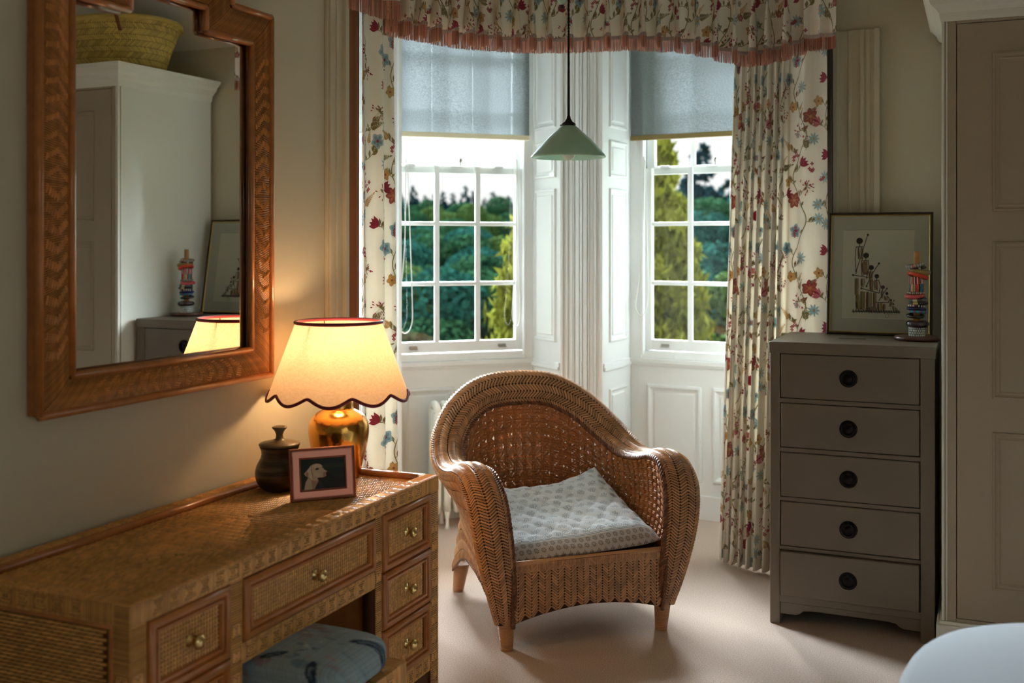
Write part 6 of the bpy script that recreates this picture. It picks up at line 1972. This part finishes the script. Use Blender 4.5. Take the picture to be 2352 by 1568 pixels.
def make_label(px, yt, mat, kind, d):
    if px < 885: return 'green tree hidden left of the middle window by its casing'
    mid = px < 1350
    win = 'middle' if mid else 'right-hand'
    cols = (925, 1009, 1100, 1200) if mid else (1480, 1580, 1668, 1780)
    nm = 'left' if px < cols[1] else 'centre' if px < cols[2] else 'right'
    row = 'skyline' if yt < 460 else 'upper slope' if yt < 540 else 'middle slope' if yt < 625 else 'lower slope' if yt < 690 else 'hill foot'
    colr = dict(dec1='mid-green', dec2='blue-green', dec3='olive-green', con1='blackish-green', con2='dark green')[mat]
    k = 'conifer' if kind == 'con' else 'leafy tree'
    for where in ('behind the %s panes' % nm, 'left edge of the %s panes' % nm, 'right edge of the %s panes' % nm, 'half behind a bar, %s panes' % nm, 'higher one, %s panes' % nm, 'lowest one, %s panes' % nm):
        l = '%s %s on the %s, %s window, %s' % (colr, k, row, win, where)
        if l not in USED: USED[l] = 1; return l
    return l
rr = random.Random(12)
G1, G2, G3 = 'dark conifers on the skyline', 'broadleaved trees on the hillside', 'shrubby trees at the foot of the hill'
# skyline conifers, individually placed to their tops in the picture
for px, yt, d in ((905, 455, 118), (922, 440, 116), (950, 423, 112), (978, 446, 118), (1000, 438, 114), (1018, 436, 116), (1040, 440, 119), (1068, 424, 110), (1085, 436, 115), (1112, 452, 118), (1133, 437, 113), (1148, 450, 119), (1170, 446, 112), (1196, 452, 116), (1225, 446, 116), (1260, 440, 114)):
    p = ray(px, HOR) * d; zg = hill_z(p.x, p.y); ztop = CAMZ + (HOR - yt) / F * d
    tree(px, d, 'con', rr.choice((1, 2)), max(5, ztop - zg), rr.choice(('con1', 'con2')), 'dark conifer against the sky in the middle window', G1, yt)
for px, yt, d in ((1500, 330, 60), (1607, 318, 52), (1590, 420, 64), (1640, 432, 66), (1668, 405, 62), (1700, 420, 66), (1562, 440, 66), (1735, 400, 60), (1470, 400, 70)):
    p = ray(px, HOR) * d; zg = hill_z(p.x, p.y); ztop = CAMZ + (HOR - yt) / F * d
    tree(px, d, 'con', rr.choice((1, 2)), max(5, ztop - zg), rr.choice(('con1', 'con2')), 'tall dark conifer on the slope seen through the right-hand window', 'dark conifers in the right-hand window', yt)
for d, yt, mats, st_ in ((96, 502, ('dec1', 'dec2', 'dec1'), 42), (76, 530, ('dec2', 'dec1', 'dec3'), 52), (58, 570, ('dec1', 'dec2', 'dec1'), 64), (44, 610, ('dec1', 'dec3', 'dec2'), 78), (33, 668, ('dec2', 'dec1', 'dec3'), 98), (25, 730, ('dec1', 'dec2', 'dec3'), 120)):
    for px in list(np.arange(900, 1215, st_)) + ([830, 760, 690] if d > 40 else []):
        px_ = px + rr.uniform(-12, 12); y_ = yt + rr.uniform(-16, 16)
        p = ray(px_, HOR) * d; zg = hill_z(p.x, p.y); ztop = CAMZ + (HOR - y_) / F * d
        tree(px_, d, 'dec', rr.choice((1, 2, 3)), max(2.2, ztop - zg), rr.choice(mats), 'leafy green tree on the hillside seen through the middle window', G2, y_)
for d, yt, mats, st_ in ((58, 500, ('dec2', 'dec1'), 56), (46, 545, ('dec2', 'dec1'), 66), (36, 600, ('dec1', 'dec2'), 60), (28, 680, ('dec2', 'dec1'), 76), (22, 745, ('dec3', 'dec2'), 96)):
    for px in np.arange(1480, 1745, st_):
        px_ = px + rr.uniform(-12, 12); y_ = yt + rr.uniform(-16, 16)
        p = ray(px_, HOR) * d; zg = hill_z(p.x, p.y); ztop = CAMZ + (HOR - y_) / F * d
        m_ = rr.choice(mats)
        tree(px_, d, 'dec', rr.choice((1, 2, 3)), max(2.2, ztop - zg), m_, 'leafy blue-green tree behind the golden conifer in the right-hand window', 'broadleaved trees in the right-hand window', y_)
# near golden conifer: drooping sprays on layered boughs
def golden(px, d, ytop, seed, n, label, rad0, lean=0):
    r = np.random.default_rng(seed)
    p = ray(px, HOR) * d; x, y = p.x, p.y; zg = hill_z(x, y)
    top = CAMZ + (HOR - ytop) / F * d; H = top - zg
    t = thing('golden_conifer', label, 'tree', (x, y, zg))
    cs = []
    for k in range(110):
        f = k / 110; z = .6 + (H - .6) * f; R_ = rad0 * (1 - f) ** .62
        a = k * 2.4 + r.uniform(-.3, .3)
        for q_ in np.linspace(.35, 1, 4):
            rr_ = R_ * q_; cs.append((rr_ * math.cos(a) + lean * f, rr_ * math.sin(a), z - .25 * q_ * R_, .12 + .10 * R_))
    V, F_ = leafcloud(cs, n, .050, seed, droop=1.0, elong=2.2)
    me = bpy.data.meshes.new('foliage'); me.from_pydata(V.tolist(), [], F_.tolist()); me.materials.append(LM['gold'])
    f = bpy.data.objects.new('foliage', me); COL.objects.link(f); f.parent = t
    MB().tube([(0, 0, 0), (0, 0, H * .6), (lean, 0, H * .95)], [.14, .09, .02], 8).build('trunk', BARK, t)
golden(1448, 14.5, 120, 21, 90000, 'tall yellow-green conifer close outside the right-hand window', 1.55)
golden(1222, 13.0, 470, 22, 26000, 'smaller yellow-green conifer at the right edge of the middle window', 1.15)
